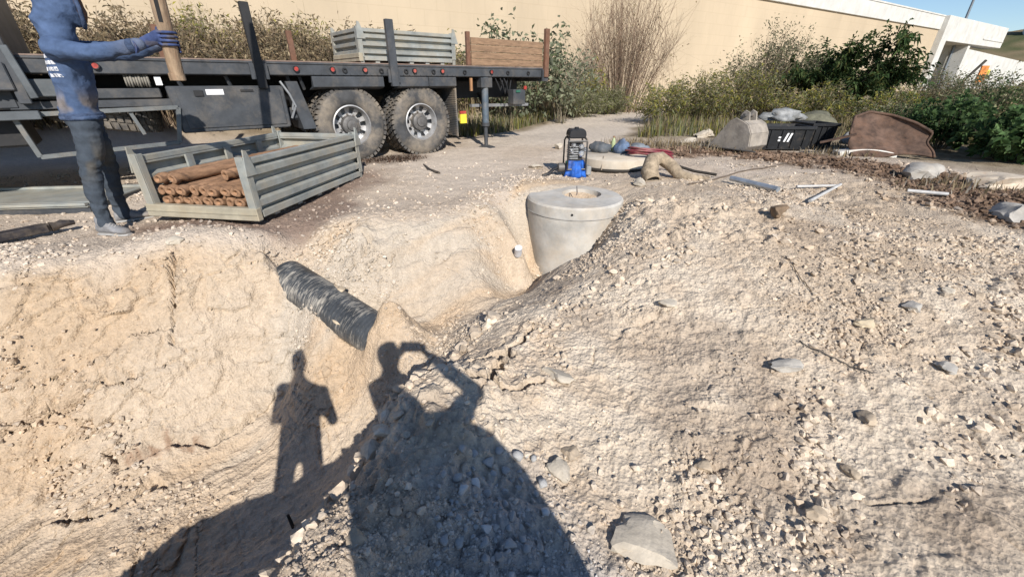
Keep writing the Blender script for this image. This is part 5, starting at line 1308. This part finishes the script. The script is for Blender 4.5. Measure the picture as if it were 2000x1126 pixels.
    for gm, nm in ((gb, 'near'), (gb2, 'far')):
        m2, V2, N2 = remeshed('glove', gm, .0042, 2)
        c2 = np.tile(np.array([.050, .072, .165]), (len(V2), 1)) * (1 + .25 * vnoise(V2[:,0]*40, V2[:,1]*40, V2[:,2]*40, 31))[:, None]
        dirt = sst(.1, .5, vnoise(V2[:,0]*22, V2[:,1]*22, V2[:,2]*22, 33))[:, None] * .5
        set_verts(m2, V2, c2 * (1 - dirt) + np.array([.14, .12, .10])[None] * dirt)
        link('glove', m2, M_CLOTH, o)
    M_SHOE = mat('shoe_suede', (.20, .20, .205), .85, var=.25, scale=14, dust=.45, bump=.3); M_SOLE = mat('shoe_sole', (.36, .35, .33), .8, dust=.3)
    for heel, toe, an in shoes:
        d_ = (toe - heel).normalized(); sd = up.cross(d_).normalized(); L_ = (toe - heel).length; sb_ = MB(); so_ = MB()
        loft(sb_, [(heel + d_*L_*t + up*(.018 + h_/2), sd*.048*w_, up*h_/2) for t, w_, h_ in ((.0,.5,.05),(.03,.75,.085),(.15,.85,.105),(.30,.86,.11),(.45,.90,.092),(.62,1.0,.070),(.80,1.0,.055),(.92,.85,.045),(.98,.5,.03))], 20)
        limb(sb_, [heel + d_*L_*.20 + up*.09, heel + d_*L_*.19 + up*.135], [.045, .043], 14)
        m3, V3, N3 = remeshed('shoe', sb_, .006, 3); set_verts(m3, V3); sh_o = link('shoe', m3, M_SHOE, o)
        loft(so_, [(heel + d_*L_*t + up*.012, sd*.050*w_, up*.012) for t, w_ in ((-.01,.5),(.02,.8),(.15,.9),(.4,.86),(.62,1.03),(.8,1.05),(.93,.88),(1.0,.45))], 16); so_.build('sole', M_SOLE, sh_o, smooth=True)
        for k in range(4):
            c_ = heel + d_*L_*(.42 + .075*k); hh_ = .018 + (.098, .088, .078, .070)[k]
            MB().tube([c_ - sd*.026 + up*(hh_ - .012), c_ + up*(hh_ + .004), c_ + sd*.026 + up*(hh_ - .012)], .0035, 5).build('lace', M_SOLE, sh_o)
    M_RIB = mat('ribbed_cuff', (.045, .068, .125), .95, var=.25, scale=30, bump=.5, bscale=120)
    cc = hd + f*.112 - up*.02
    MB().tube([cc + r*.083*math.cos(t) + up*.118*math.sin(t) - f*.012*math.sin(t)**2 for t in np.linspace(0, 2*math.pi, 25)[:-1]], .015, 8, closed=True).build('hood_rim', M_RIB, o, smooth='all')
    hb_ = MB(); loft(hb_, [(pel - up*.012, r*.176, f*.126), (pel - up*.004, r*.186, f*.136), (pel + up*.035, r*.188, f*.138), (pel + up*.042, r*.178, f*.128)], 32); hb_.build('hem_band', M_RIB, o, smooth='all')
    ax_ = (wr - el).normalized(); MB().tube([wr - ax_*.075, wr - ax_*.06, wr - ax_*.035, wr - ax_*.03], [.046, .049, .049, .044], 16).build('cuff', M_RIB, o, smooth='all')
    # printing on the back of the top
    bv = BVHTree.FromPolygons([tuple(v) for v in V], [tuple(p.vertices) for p in me.polygons])
    pb = MB(); rr = random.Random(4)
    cen = ch + up*.02
    widths = (.10, .13, .17, .20, .20)
    for li in range(5):
        zz = 1.40 - li * .043; xx = .02 - (widths[li] - .1) * .2
        while xx < .02 + widths[li]:
            w_ = rr.uniform(.012, .026)
            pts = []
            for (dx, dz_) in ((0, 0), (w_, 0), (w_, rr.uniform(.02, .028)), (0, .026)):
                src = Vector((cen.x, cen.y, zz + dz_)) - f*.6 + r * (xx + dx - .03)
                h = bv.ray_cast(src, f, 2)
                if h[0] is None: pts = []; break
                pts.append(h[0] - f * .004)
            if pts: pb.add(pts, [(0, 1, 2, 3)])
            xx += w_ + rr.choice((.004, .004, .012))
    pb.build('back_print', mat('print_white', (.62, .63, .66), .8), o)
    # the pole
    pm_ = MB(); p0 = PC(1.21); p1 = PC(3.3); n = 14
    pm_.tube([p0 + (p1-p0)*t for t in np.linspace(0, 1, n)], [.05] + [.052 - .001*(k % 2) for k in range(n-2)] + [.05], 16)
    pole = thing('steel_pole', 'rusty tan hollow pole hanging upright in the gloved hand of the worker', 'pole', (0, 0, 0))
    M_POLE = mat('pole_tan', (.30, .215, .14), .85, var=.35, scale=7, bump=.5, bscale=30, stretch=(3,3,.5), rust=.4)
    pm_.build('shaft', M_POLE, pole, smooth=True)
    ax = (p1 - p0).normalized(); side = Vector((.35, -.93, 0)).normalized()
    sl_ = MB(); a_ = PC(1.60) + side*.0505; c_ = PC(1.80) + side*.0505
    sl_.bar(a_, c_, .026, .006, side); sl_.build('slot', MATS['hole_dark'], pole)
    cl_ = MB(); cl_.lathe([(.040,-.0),(.056,.0),(.057,.05),(.050,.055)], 16, 'z', False, (0,0,0)); co = cl_.build('end_collar', M_POLE, pole, smooth=True); co.location = p0 - ax*.004
worker()

def onlooker(name, label, base, face, arms, head, height, parts=None, colr=(.08,.09,.11), hat=True):
    """standing figure; arms = two (shoulder, elbow, hand) chains"""
    f = Vector(face).normalized(); r = Vector((f.y, -f.x, 0)); up = Vector((0,0,1)); g = Vector(base); s = height / 1.75
    b = MB(); hd = Vector(head)
    pel = g + up*.92*s; nk = hd - up*.14*s - f*.03; ch = pel*.35 + nk*.65
    loft(b, [(pel - up*.08*s, r*.165*s, f*.12*s), (pel, r*.185*s, f*.135*s), (pel + (ch-pel)*.5, r*.18*s, f*.135*s), (ch, r*.21*s, f*.145*s), (nk - up*.07*s, r*.2*s, f*.11*s), (nk - up*.01, r*.1*s, f*.08*s), (nk + up*.08, r*.055*s, f*.058*s)], 22)
    rot = Matrix((f, r, up)).transposed().to_3x3()
    ellipsoid(b, hd, (.10*s, .078*s, .125*s), rot, ICO3); ellipsoid(b, hd + f*.09*s - up*.02, (.02, .014, .022), rot, ICO1)
    for sd in (-1, 1): ellipsoid(b, hd + r*sd*.08*s, (.02, .012, .03), rot, ICO1)
    if hat:
        ellipsoid(b, hd + up*.05*s, (.112*s, .09*s, .088*s), rot, ICO3); loft(b, [(hd + up*.06*s + f*.05, r*.07, up*.008), (hd + up*.05*s + f*.17, r*.05, up*.006)], 12)
    for (sh, el, ha) in arms:
        sh, el, ha = Vector(sh), Vector(el), Vector(ha); hv = (ha - el).normalized()
        limb(b, [ch + (sh - ch)*.5, sh, (sh+el)/2, el, (el+ha)/2, ha - hv*.06], [.10*s, .075*s, .062*s, .052*s, .046*s, .034*s])
        q = hv.cross(up).normalized()
        loft(b, [(ha - hv*.07, q*.028, up*.022), (ha, q*.042, up*.016), (ha + hv*.03, q*.04, up*.013)], 12)
        for k in range(4):
            p0 = ha + hv*.02 + q*(-.03 + .02*k); limb(b, [p0, p0 + hv*.04 - up*.004, p0 + hv*.06 - up*.024], [.0095, .009, .008], 8)
        limb(b, [ha - hv*.03 + q*.035, ha + q*.06 + up*.005, ha + hv*.03 + q*.058], [.012, .011, .009], 8)
    for sd in (-1, 1):
        hip = pel + r*sd*.09*s - up*.06*s; an = g + r*sd*.13*s + up*.1; kn = (hip + an)/2 + f*.02
        limb(b, [hip, kn, an], [.098*s, .07*s, .052*s], 14); foot(b, an - f*.07 - up*.1, an + f*.2 - up*.1, an)
    me, V, Nn = remeshed('person', b, .012, 4)
    z = V[:, 2]; d = -.01 * np.abs(vnoise(V[:,0]*8, V[:,1]*8, z*12, 3)); V = V + Nn*d[:, None]
    C = np.tile(np.array(colr), (len(V), 1)); C[z < g.z + .9*s] = (.05, .06, .09); C[z < g.z + .09] = (.05,.045,.04)
    skin = (np.linalg.norm(V - np.array(hd), axis=1) < .13*s) & (z < hd.z + .03); C[skin] = (.36, .21, .14)
    for _, _, ha in arms: C[np.linalg.norm(V - np.array(ha), axis=1) < .09] = (.36, .21, .14)
    if hat: C[(z > hd.z + .04*s) & (np.linalg.norm(V - np.array(hd), axis=1) < .25)] = (.10, .10, .11)
    set_verts(me, V, C)
    o = link(name, me, M_CLOTH); tag(o, label, 'person'); return o
gz0 = hz(.03, -.36)
onlooker('person', 'photographer whose raised arms and phone cast the shadow in front', (.04, -.36, gz0), (-.15, 1, 0),
         [((.24,-.33,.97),(.34,-.17,1.02),(.08,-.045,1.19)), ((-.17,-.34,.95),(-.20,-.16,.94),(-.08,-.045,1.18))], (-.13,-.21,1.205), 1.74, hat=True, colr=(.10,.10,.12))
occl = thing('occluder', 'unseen added rucksack slung at the side of the photographer', 'bag', (.44, -.42, gz0 + .38))  # bulk added out of view to widen the photographer's shadow
MB().prism([(-.34,-.30),(.24,-.30),(.27,.10),(.20,.50),(.10,.78),(-.04,1.0),(-.32,1.08)], -.13, .13).build('occluder_body', M_BAGD, occl, bevel=.04)
MB().box(-.10, .08, -.19, -.131, .08, .38).build('occluder_front', M_BAGD, occl, bevel=.02)
MB().tube([(-.12, .12, .80), (-.22, .10, .86), (-.30, .02, .84)], .018, 6).build('strap', M_BAGD, occl, smooth=True)  # strap form on the added shadow-casting bulk
ph = thing('phone', 'phone held up in landscape by the photographer', 'phone', (0, -.035, 1.2)); ph.rotation_euler = (-PITCH, 0, 0)
MB().box(-.08, .08, -.005, .004, -.04, .04).build('body', M_BLK, ph, bevel=.003); MB().box(-.074, .074, -.0065, -.0052, -.036, .036).build('screen', M_BIN, ph)
mxp, myp = -.87, -.30; mz = hz(mxp, myp)
onlooker('person', 'man in a cap whose shadow stands alone on the clay bank', (mxp, myp, mz), (-.2, 1, 0),
         [((mxp+.19,myp,mz+1.26),(mxp+.25,myp+.06,mz+.98),(mxp+.10,myp+.22,mz+1.03)), ((mxp-.19,myp,mz+1.26),(mxp-.24,myp+.02,mz+.98),(mxp-.10,myp+.18,mz+.90))], (mxp-.01,myp+.04,mz+1.48), 1.62, colr=(.20,.18,.10))

# ================================================================== VEGETATION
M_LEAF = mat('foliage', (1,1,1), .75, var=.15, scale=4, attr=True, transl=.38, spec=.25)
M_TWIG = mat('twig_bark', (1,1,1), .95, var=.2, scale=10, attr=True, spec=.1)
def unit(v): return v / (np.linalg.norm(v, axis=1, keepdims=True) + 1e-9)
def leaf_mesh(name, P, Dv, Ln, Wd, C, r, droop=.3):
    n = len(P); Dv = unit(Dv); rv = unit(r.normal(size=(n, 3))); S = unit(np.cross(Dv, rv)); Nn = np.cross(Dv, S)
    L = Ln[:, None]; W = Wd[:, None]
    b = P; m1 = P + Dv*L*.45 + S*W*.5 + Nn*W*.12; m2 = P + Dv*L*.45 - S*W*.5 + Nn*W*.12; t = P + Dv*L - np.array([0,0,1])[None]*L*droop
    V = np.stack([b, m1, t, m2], 1).reshape(-1, 3)
    F = np.arange(n*4).reshape(-1, 4); tri = np.concatenate([F[:, [0,1,2]], F[:, [0,2,3]]])
    return fast_mesh(name, V, tri, np.repeat(C, 4, 0), False)
def sticks(name, P0, P1, P2, r0, C):
    """curved three-sided twigs through three points each"""
    n = len(P0); T = np.linspace(0, 1, 5); rings = []
    for i, t in enumerate(T):
        p = (1-t)**2*P0 + 2*t*(1-t)*P1 + t*t*P2; rr = (r0*(1 - .8*t))[:, None]
        for k in range(3):
            a = 2*math.pi*k/3; rings.append(p + rr*np.array([math.cos(a), math.sin(a), 0])[None])
    V = np.stack(rings, 1).reshape(-1, 3); F = []
    for i in range(4):
        for k in range(3): F.append((i*3+k, i*3+(k+1) % 3, (i+1)*3+(k+1) % 3, (i+1)*3+k))
    F = (np.array(F)[None] + (np.arange(n)*15)[:, None, None]).reshape(-1, 4)
    return fast_mesh(name, V, F, np.repeat(C, 15, 0), False)
def colvar(n, r, cols, w=None, j=.25):
    cols = np.array(cols); k = r.choice(len(cols), n, p=w); c = cols[k] * r.uniform(1-j, 1+j, n)[:, None]
    return c
def plant(name, label, cat, base, h, spread, nst, nlf, leaf, cols, tw, seed, names=('stem', 'foliage'), lift=.25, droop=.2, clump=.35, w=None, rad=.02, up=.6, flat=1.0, lean=(0,0), wid=.45, group=None, side=5, slen=.22, foot_w=.15):
    r = np.random.default_rng(seed); t = thing(name, label, cat, base, 0, group)
    a = r.uniform(0, 2*math.pi, nst); q = np.sqrt(r.uniform(.0, 1, nst)); hh = h * (1 - .45*q**2) * r.uniform(.75, 1.05, nst) * flat
    P0 = np.c_[np.cos(a)*q*spread*foot_w, np.sin(a)*q*spread*foot_w, np.zeros(nst) - .05]
    P2 = np.c_[np.cos(a)*q*spread + lean[0], np.sin(a)*q*spread + lean[1], hh]
    P1 = P0*.5 + P2*.5; P1[:, 2] = hh*up; P1[:, :2] *= .75
    link(names[0], sticks(names[0], P0, P1, P2, np.full(nst, rad)*r.uniform(.6, 1.2, nst), colvar(nst, r, tw)), M_TWIG, t)
    # side twigs
    m = nst*side; k = r.integers(0, nst, m); s = r.uniform(.35, .95, m)[:, None]
    Q0 = (1-s)**2*P0[k] + 2*s*(1-s)*P1[k] + s*s*P2[k]; dv = unit(r.normal(size=(m,3)) + np.array([0,0,.6])[None])
    ln = (h*slen*r.uniform(.4, 1.2, m))[:, None]; Q2 = Q0 + dv*ln
    link('twig', sticks('twigs', Q0, (Q0+Q2)/2 + r.normal(size=(m,3))*.02, Q2, np.full(m, rad*.4), colvar(m, r, tw)), M_TWIG, t)['kind'] = 'stuff'
    if nlf:
        k2 = r.integers(0, m, nlf); s2 = r.uniform(.2, 1.1, nlf)[:, None]
        P = Q0[k2]*(1-s2) + Q2[k2]*s2 + r.normal(size=(nlf,3))*h*.035*clump/.35
        P = P[P[:, 2] > h*lift*.2]; nl = len(P)
        D = unit(r.normal(size=(nl,3)) + unit(P - np.array([0,0,h*.3])[None])*.8)
        cl = vnoise(P[:,0]*2.5+seed, P[:,1]*2.5, P[:,2]*2.5, seed)
        C = 1.15 * colvar(nl, r, cols, w)*(1 + .3*cl)[:, None]
        L = leaf*r.uniform(.6, 1.3, nl)
        link(names[1], leaf_mesh(names[1], P, D, L, L*wid, np.clip(C, .01, .9), r, droop), M_LEAF, t)['kind'] = 'stuff'
    return t
OLV = [(.21,.205,.12),(.155,.165,.085),(.27,.255,.165)]; DKG = [(.045,.082,.026),(.075,.11,.036),(.03,.052,.018)]; YEL = [(.235,.225,.05),(.15,.165,.045),(.30,.27,.06)]
DRY = [(.30,.235,.14),(.22,.165,.10),(.36,.29,.18)]; TW = [(.16,.115,.08),(.20,.15,.105)]; TWG = [(.22,.19,.14),(.15,.13,.09)]
def gh(x, y): return hz(x, y) - .02
# dry brush behind the lorry
spots = [(-8.6,9.2,'dry grey brown bush behind the worker'),(-7.2,9.9,'dry bush between the worker and the hanging pole'),(-6.0,10.6,'dry bush right of the hanging pole'),(-4.9,11.3,'dry bush left of the dark front stake'),(-3.7,12.0,'dry bush behind the left end of the deck crate'),(-2.5,12.9,'dry low bush behind the deck crate'),(-9.8,8.0,'dry bush at the left picture edge behind the crane'),(-8.0,10.6,'dry bush further back behind the worker'),(-6.3,12.0,'dry bush further back right of the hanging pole'),(-4.2,13.2,'dry bush against the wall behind the front stakes')]
for i, (x, y, lab) in enumerate(spots):
    plant('dry_bush', lab, 'bush', (x, y, gh(x, y)), 2.15 - .05*i, 1.5, 150, 10000, .11, DRY + [(.15,.125,.08)], TW, 700+i, w=[.3,.35,.1,.25], rad=.016, foot_w=.5, group='dry bushes behind the lorry', wid=.3)
for i, (x, y, h, lab) in enumerate([(-6.9,10.8,2.3,'tall yellow green weeds above the dry bushes near the pole'),(-5.1,11.9,2.2,'tall yellow green weeds above the dark front stake'),(-3.2,12.9,1.9,'yellow green weeds behind the middle of the lorry'),(-1.9,13.3,1.8,'yellow green weeds behind the deck crate')]):
    plant('tall_weeds', lab, 'weeds', (x, y, gh(x, y)), h, .85, 80, 2600, .12, YEL+DRY[2:], TWG, 720+i, w=[.3,.25,.25,.2], rad=.010, up=.5, wid=.22, group='tall weeds behind the lorry')
def blades(name, label, pts_fn, n, h0, h1, cols, w, seed, width=.012, cat='grass'):
    r = np.random.default_rng(seed); x, y = pts_fn(r, n); n = len(x); z = height(x, y, False) - .02
    h = r.uniform(h0, h1, n); a = r.uniform(0, 2*math.pi, n); wd = width*r.uniform(.6, 1.5, n)
    ln = r.uniform(.1, .55, n)*h
    P = np.c_[x, y, z]; S = np.c_[np.cos(a), np.sin(a), 0*a]; T = np.c_[-np.sin(a), np.cos(a), 0*a]
    tip = P + T*ln[:, None] + np.array([0,0,1])[None]*h[:, None]; mid = P + T*(ln*.3)[:, None] + np.array([0,0,1])[None]*(h*.6)[:, None]
    V = np.stack([P - S*wd[:,None], P + S*wd[:,None], mid + S*wd[:,None]*.7, tip, mid - S*wd[:,None]*.7], 1).reshape(-1, 3)
    F = np.array([(0,1,2),(0,2,4),(4,2,3)])[None] + (np.arange(n)*5)[:, None, None]
    C = colvar(n, r, cols, w)
    o = link(name, fast_mesh(name, V, F.reshape(-1, 3), np.repeat(C, 5, 0), False), M_LEAF)
    return tag(o, label, cat, kind='stuff')
def along_wall(r, n):
    s = r.uniform(-26, 4, n); d = r.uniform(.3, 4.6, n)
    x = WALL_O[0] + WALL_D[0]*s + WALL_N[0]*d; y = WALL_O[1] + WALL_D[1]*s + WALL_N[1]*d
    k = (x < 2.6) & ~((np.abs((x-1.25)-(y-10.5)*.46) < 1.6)); return x[k], y[k]
blades('dry_grass', 'dry tan and grey grass on the slope below the wall', along_wall, 22000, .35, 1.15, DRY + [(.14,.11,.075)], [.35,.25,.15,.25], 801, .014)
def verge(r, n):
    y = r.uniform(9.8, 19, n); x = 1.25 + (y-10.5)*.46 + np.where(r.uniform(0,1,n) < .5, -1.75 - r.exponential(.7, n), 1.9 + r.exponential(1.1, n)); return x, y
blades('verge_grass', 'low green and dry grass along the edges of the dirt track', verge, 6500, .10, .42, OLV+YEL[:2]+DRY[:2], [.15,.2,.1,.15,.1,.2,.1], 802, .012)
def right_side(r, n):
    x = r.uniform(4.5, 22, n); y = 6.3 + (x - 6.5)*.08 + r.gamma(2, 1.8, n)*(.5 + x*.05); k = (y > 5.9) & ((x > 9.0) | (y > 9.4)) & ((x - 1.25) - (y-10.5)*.46 > 2.1); return x[k], y[k]
blades('wild_grass', 'mixed green and dry grass below the bushes on the right', right_side, 26000, .10, .5, OLV+YEL+DRY, [.10,.08,.08,.14,.08,.10,.18,.12,.12], 803, .008)
# single shrubs and trees
plant('tobacco_shrub', 'open grey green shrub with leaf tufts behind the tail of the lorry', 'shrub', (-.1, 13.4, gh(-.1,13.4)), 2.75, 1.75, 26, 2600, .15, [(.17,.185,.12),(.22,.23,.15),(.10,.12,.06)], TWG, 741, rad=.018, clump=.6, wid=.5)
plant('tobacco_shrub', 'grey green shrub right of the lorry tail stake', 'shrub', (1.5, 13.8, gh(1.5,13.8)), 2.3, .9, 18, 1500, .13, [(.17,.185,.12),(.22,.23,.15),(.12,.12,.07)], TWG, 742, rad=.016, clump=.6, wid=.5)
plant('bare_shrub', 'tall leafless brown shrub of upright twigs before the wall', 'shrub', (4.5, 18.6, gh(4.5,18.6)), 4.9, 2.3, 120, 500, .10, DRY, [(.235,.165,.115),(.29,.21,.15),(.19,.135,.095)], 743, names=('stem','dead_leaf'), rad=.018, up=.5, side=14, slen=.30, foot_w=.35)
plant('reed_clump', 'small yellowish reed clump at the foot of the leafless shrub', 'reeds', (3.0, 17.4, gh(3.0,17.4)), 1.7, .6, 50, 900, .16, YEL, TWG, 744, rad=.012, wid=.2)
for i, (x, y, h, s, lab) in enumerate([(2.3,15.6,.85,.9,'low olive bush left of the track end'),(4.5,13.2,1.0,1.1,'low olive green bush at the right edge of the track'),(5.7,13.3,1.35,1.2,'yellow green bush behind the pale stones'),(6.9,13.4,1.5,1.25,'bright yellow green bush left of the olive tree'),(8.3,12.2,1.0,1.1,'yellow green bush behind the digger bucket'),(3.6,17.0,.9,1.0,'low green bush below the leafless shrub')]):
    plant('broom_bush', lab, 'bush', (x, y, gh(x,y)), h*1.15, s*1.15, 90, 4600, .11, (YEL+OLV[:2]+DRY[:1]) if i not in (0,5) else OLV+YEL[1:2], TWG, 750+i, rad=.010, wid=.22, up=.5, group='low bushes along the track')
def tree(name, label, base, h, spread, nlf, leaf, cols, seed, w=None, wid=.4, lim=11, droop=.4, lean=(0,0), zc=.58):
    r = np.random.default_rng(seed); t = thing(name, label, 'tree', base)
    tk = MB(); tk.tube([(0,0,-.1),(.04,.02,h*.25),(lean[0]*.4,lean[1]*.4,h*.5)], [.10,.08,.05], 8)
    P0 = []; P1 = []; P2 = []
    for k in range(lim):
        a = 2*math.pi*(k + r.uniform(-.3,.3))/lim; q = r.uniform(.55, 1); z = h*r.uniform(.45, .98)*(1 - .25*q*q)
        b0 = np.array([0,0,h*r.uniform(.1,.35)]); e = np.array([math.cos(a)*spread*q + lean[0], math.sin(a)*spread*q + lean[1], z])
        P0.append(b0); P2.append(e); P1.append(b0*.45 + e*.55 + np.array([0,0,h*.12]))
    P0, P1, P2 = map(np.array, (P0, P1, P2))
    tk.build('trunk', M_TREE, t, smooth='all')
    link('limb', sticks('limb', P0, P1, P2, np.full(lim, .035), colvar(lim, r, TW)), M_TWIG, t)
    m = lim*26; k = r.integers(0, lim, m); s = r.uniform(.3, 1.0, m)[:, None]
    Q0 = (1-s)**2*P0[k] + 2*s*(1-s)*P1[k] + s*s*P2[k]; dv = unit(r.normal(size=(m,3))*np.array([1,1,.6])[None] + unit(Q0 - np.array([0,0,h*.4])[None])*.7)
    Q2 = Q0 + dv*(h*.24*r.uniform(.4,1.2,m))[:, None]; Q2[:, 2] -= h*.03
    link('twig', sticks('twig', Q0, (Q0+Q2)/2 + np.array([0,0,.05])[None], Q2, np.full(m, .008), colvar(m, r, TW)), M_TWIG, t)
    k2 = r.integers(0, m, nlf); s2 = r.uniform(.1, 1.05, nlf)[:, None]
    P = Q0[k2]*(1-s2) + Q2[k2]*s2 + r.normal(size=(nlf,3))*.035; D = unit(r.normal(size=(nlf,3)) + dv[k2]*.9)
    cl = vnoise(P[:,0]*2+seed, P[:,1]*2, P[:,2]*2.5, seed); C = colvar(nlf, r, cols, w)*(1 + .35*cl)[:, None]; L = leaf*r.uniform(.6,1.3,nlf)
    link('crown', leaf_mesh('crown', P, D, L, L*wid, np.clip(C,.008,.9), r, droop), M_LEAF, t)
    return t
M_TREE = mat('tree_bark', (.17,.125,.09), .95, var=.25, scale=9, bump=.6, bscale=30)
plant('olive_bush', 'tall grey olive bush with fine twigs in front of the wall', 'bush', (8.0, 14.3, gh(8.0,14.3)), 2.6, 1.55, 130, 9500, .085, OLV+[(.10,.095,.06)], TW, 771, rad=.013, wid=.35, up=.55)
tree('green_tree', 'dark green spreading tree with drooping leaves before the wall', (9.7, 13.3, gh(9.7,13.3)), 2.65, 1.85, 13000, .15, DKG+[(.10,.10,.03)], 781, w=[.34,.34,.2,.12], wid=.3, lim=13)
plant('weedy_bush', 'brownish green bush between the dark tree and the concrete opening', 'bush', (12.4, 13.2, gh(12.4,13.2)), 1.6, 1.3, 80, 3600, .08, OLV+DRY[:1]+DKG[1:2], TW, 782, w=[.3,.25,.15,.15,.15], rad=.012, wid=.35)
plant('weedy_bush', 'yellow and green bush below the dark tree', 'bush', (9.6, 11.2, gh(9.6,11.2)), 1.05, 1.25, 80, 4200, .08, YEL+DKG[1:2]+OLV[:1], TW, 783, rad=.012, wid=.35)
plant('weedy_bush', 'olive bush behind the rusty plate', 'bush', (8.6, 9.6, gh(8.6,9.6)), .85, 1.0, 70, 3600, .07, OLV+DKG[:2], TW, 784, rad=.012, wid=.4)
plant('weedy_bush', 'tangled green bush right of the rusty plate', 'bush', (10.3, 9.6, gh(10.3,9.6)), 1.2, 1.2, 90, 5200, .08, DKG[:2]+OLV[:2]+DRY[:1], TW, 785, w=[.3,.25,.2,.15,.1], rad=.012, wid=.4)
plant('weedy_bush', 'olive bush near the right edge below the white wing wall', 'bush', (12.6, 10.4, gh(12.6,10.4)), 1.35, 1.4, 90, 4800, .08, OLV+YEL[:1]+DKG[1:2], TW, 786, rad=.012, wid=.35)
plant('weedy_bush', 'dark green bush at the right picture edge', 'bush', (11.6, 8.4, gh(11.6,8.4)), 1.15, 1.1, 80, 4200, .08, DKG+OLV[:1], TW, 787, rad=.012, wid=.4)
plant('weedy_bush', 'far olive bush in front of the concrete opening', 'bush', (14.6, 14.0, gh(14.6,14.0)), 1.5, 1.6, 80, 3800, .09, OLV+DKG[1:2], TW, 788, rad=.012, wid=.35)
plant('leafy_bush', 'round leaved dark green bush at the right above the boulder', 'bush', (7.9, 6.7, gh(7.9,6.7)), .80, .80, 70, 4200, .10, [(.075,.135,.045),(.11,.175,.065),(.045,.08,.028)], TWG, 791, rad=.008, wid=.75, up=.5)
plant('leafy_bush', 'round leaved green bush at the right picture edge', 'bush', (8.9, 6.9, gh(8.9,6.9)), 1.0, .9, 70, 4200, .10, [(.075,.135,.045),(.11,.175,.065),(.045,.08,.028)], TWG, 792, rad=.008, wid=.75, up=.5)
plant('leafy_bush', 'green bush of small round leaves behind the rusty plate', 'bush', (8.0, 8.1, gh(8.0,8.1)), .95, .8, 60, 4000, .085, [(.06,.105,.036),(.09,.14,.05),(.035,.065,.024)], TWG, 793, rad=.008, wid=.7, up=.5)
# dry straw on the scrap row and the far end of the heap
def straw_at(r, n):
    c = np.array([(2.9,8.4),(3.6,8.3),(3.9,8.0),(2.6,8.9),(4.3,8.6),(5.9,8.2),(5.2,4.7),(5.6,7.3)]); k = r.integers(0, len(c), n); return c[k,0] + r.normal(0,.32,n), c[k,1] + r.normal(0,.22,n)
blades('dry_straw', 'dry straw and twigs strewn along the scrap row', straw_at, 2600, .03, .16, DRY + [(.45,.40,.32)], [.3,.3,.2,.2], 811, .008, 'straw')
def litter_at(r, n): 
    t = r.uniform(0, 1, n); return -2.3 + .75*t + r.normal(0,.12,n), 6.45 + .45*t + r.normal(0,.1,n)
blades('leaf_litter', 'dark twigs and leaf litter on the ground behind the crate', litter_at, 900, .01, .06, [(.10,.06,.04),(.05,.035,.025)], [.5,.5], 812, .01, 'litter')
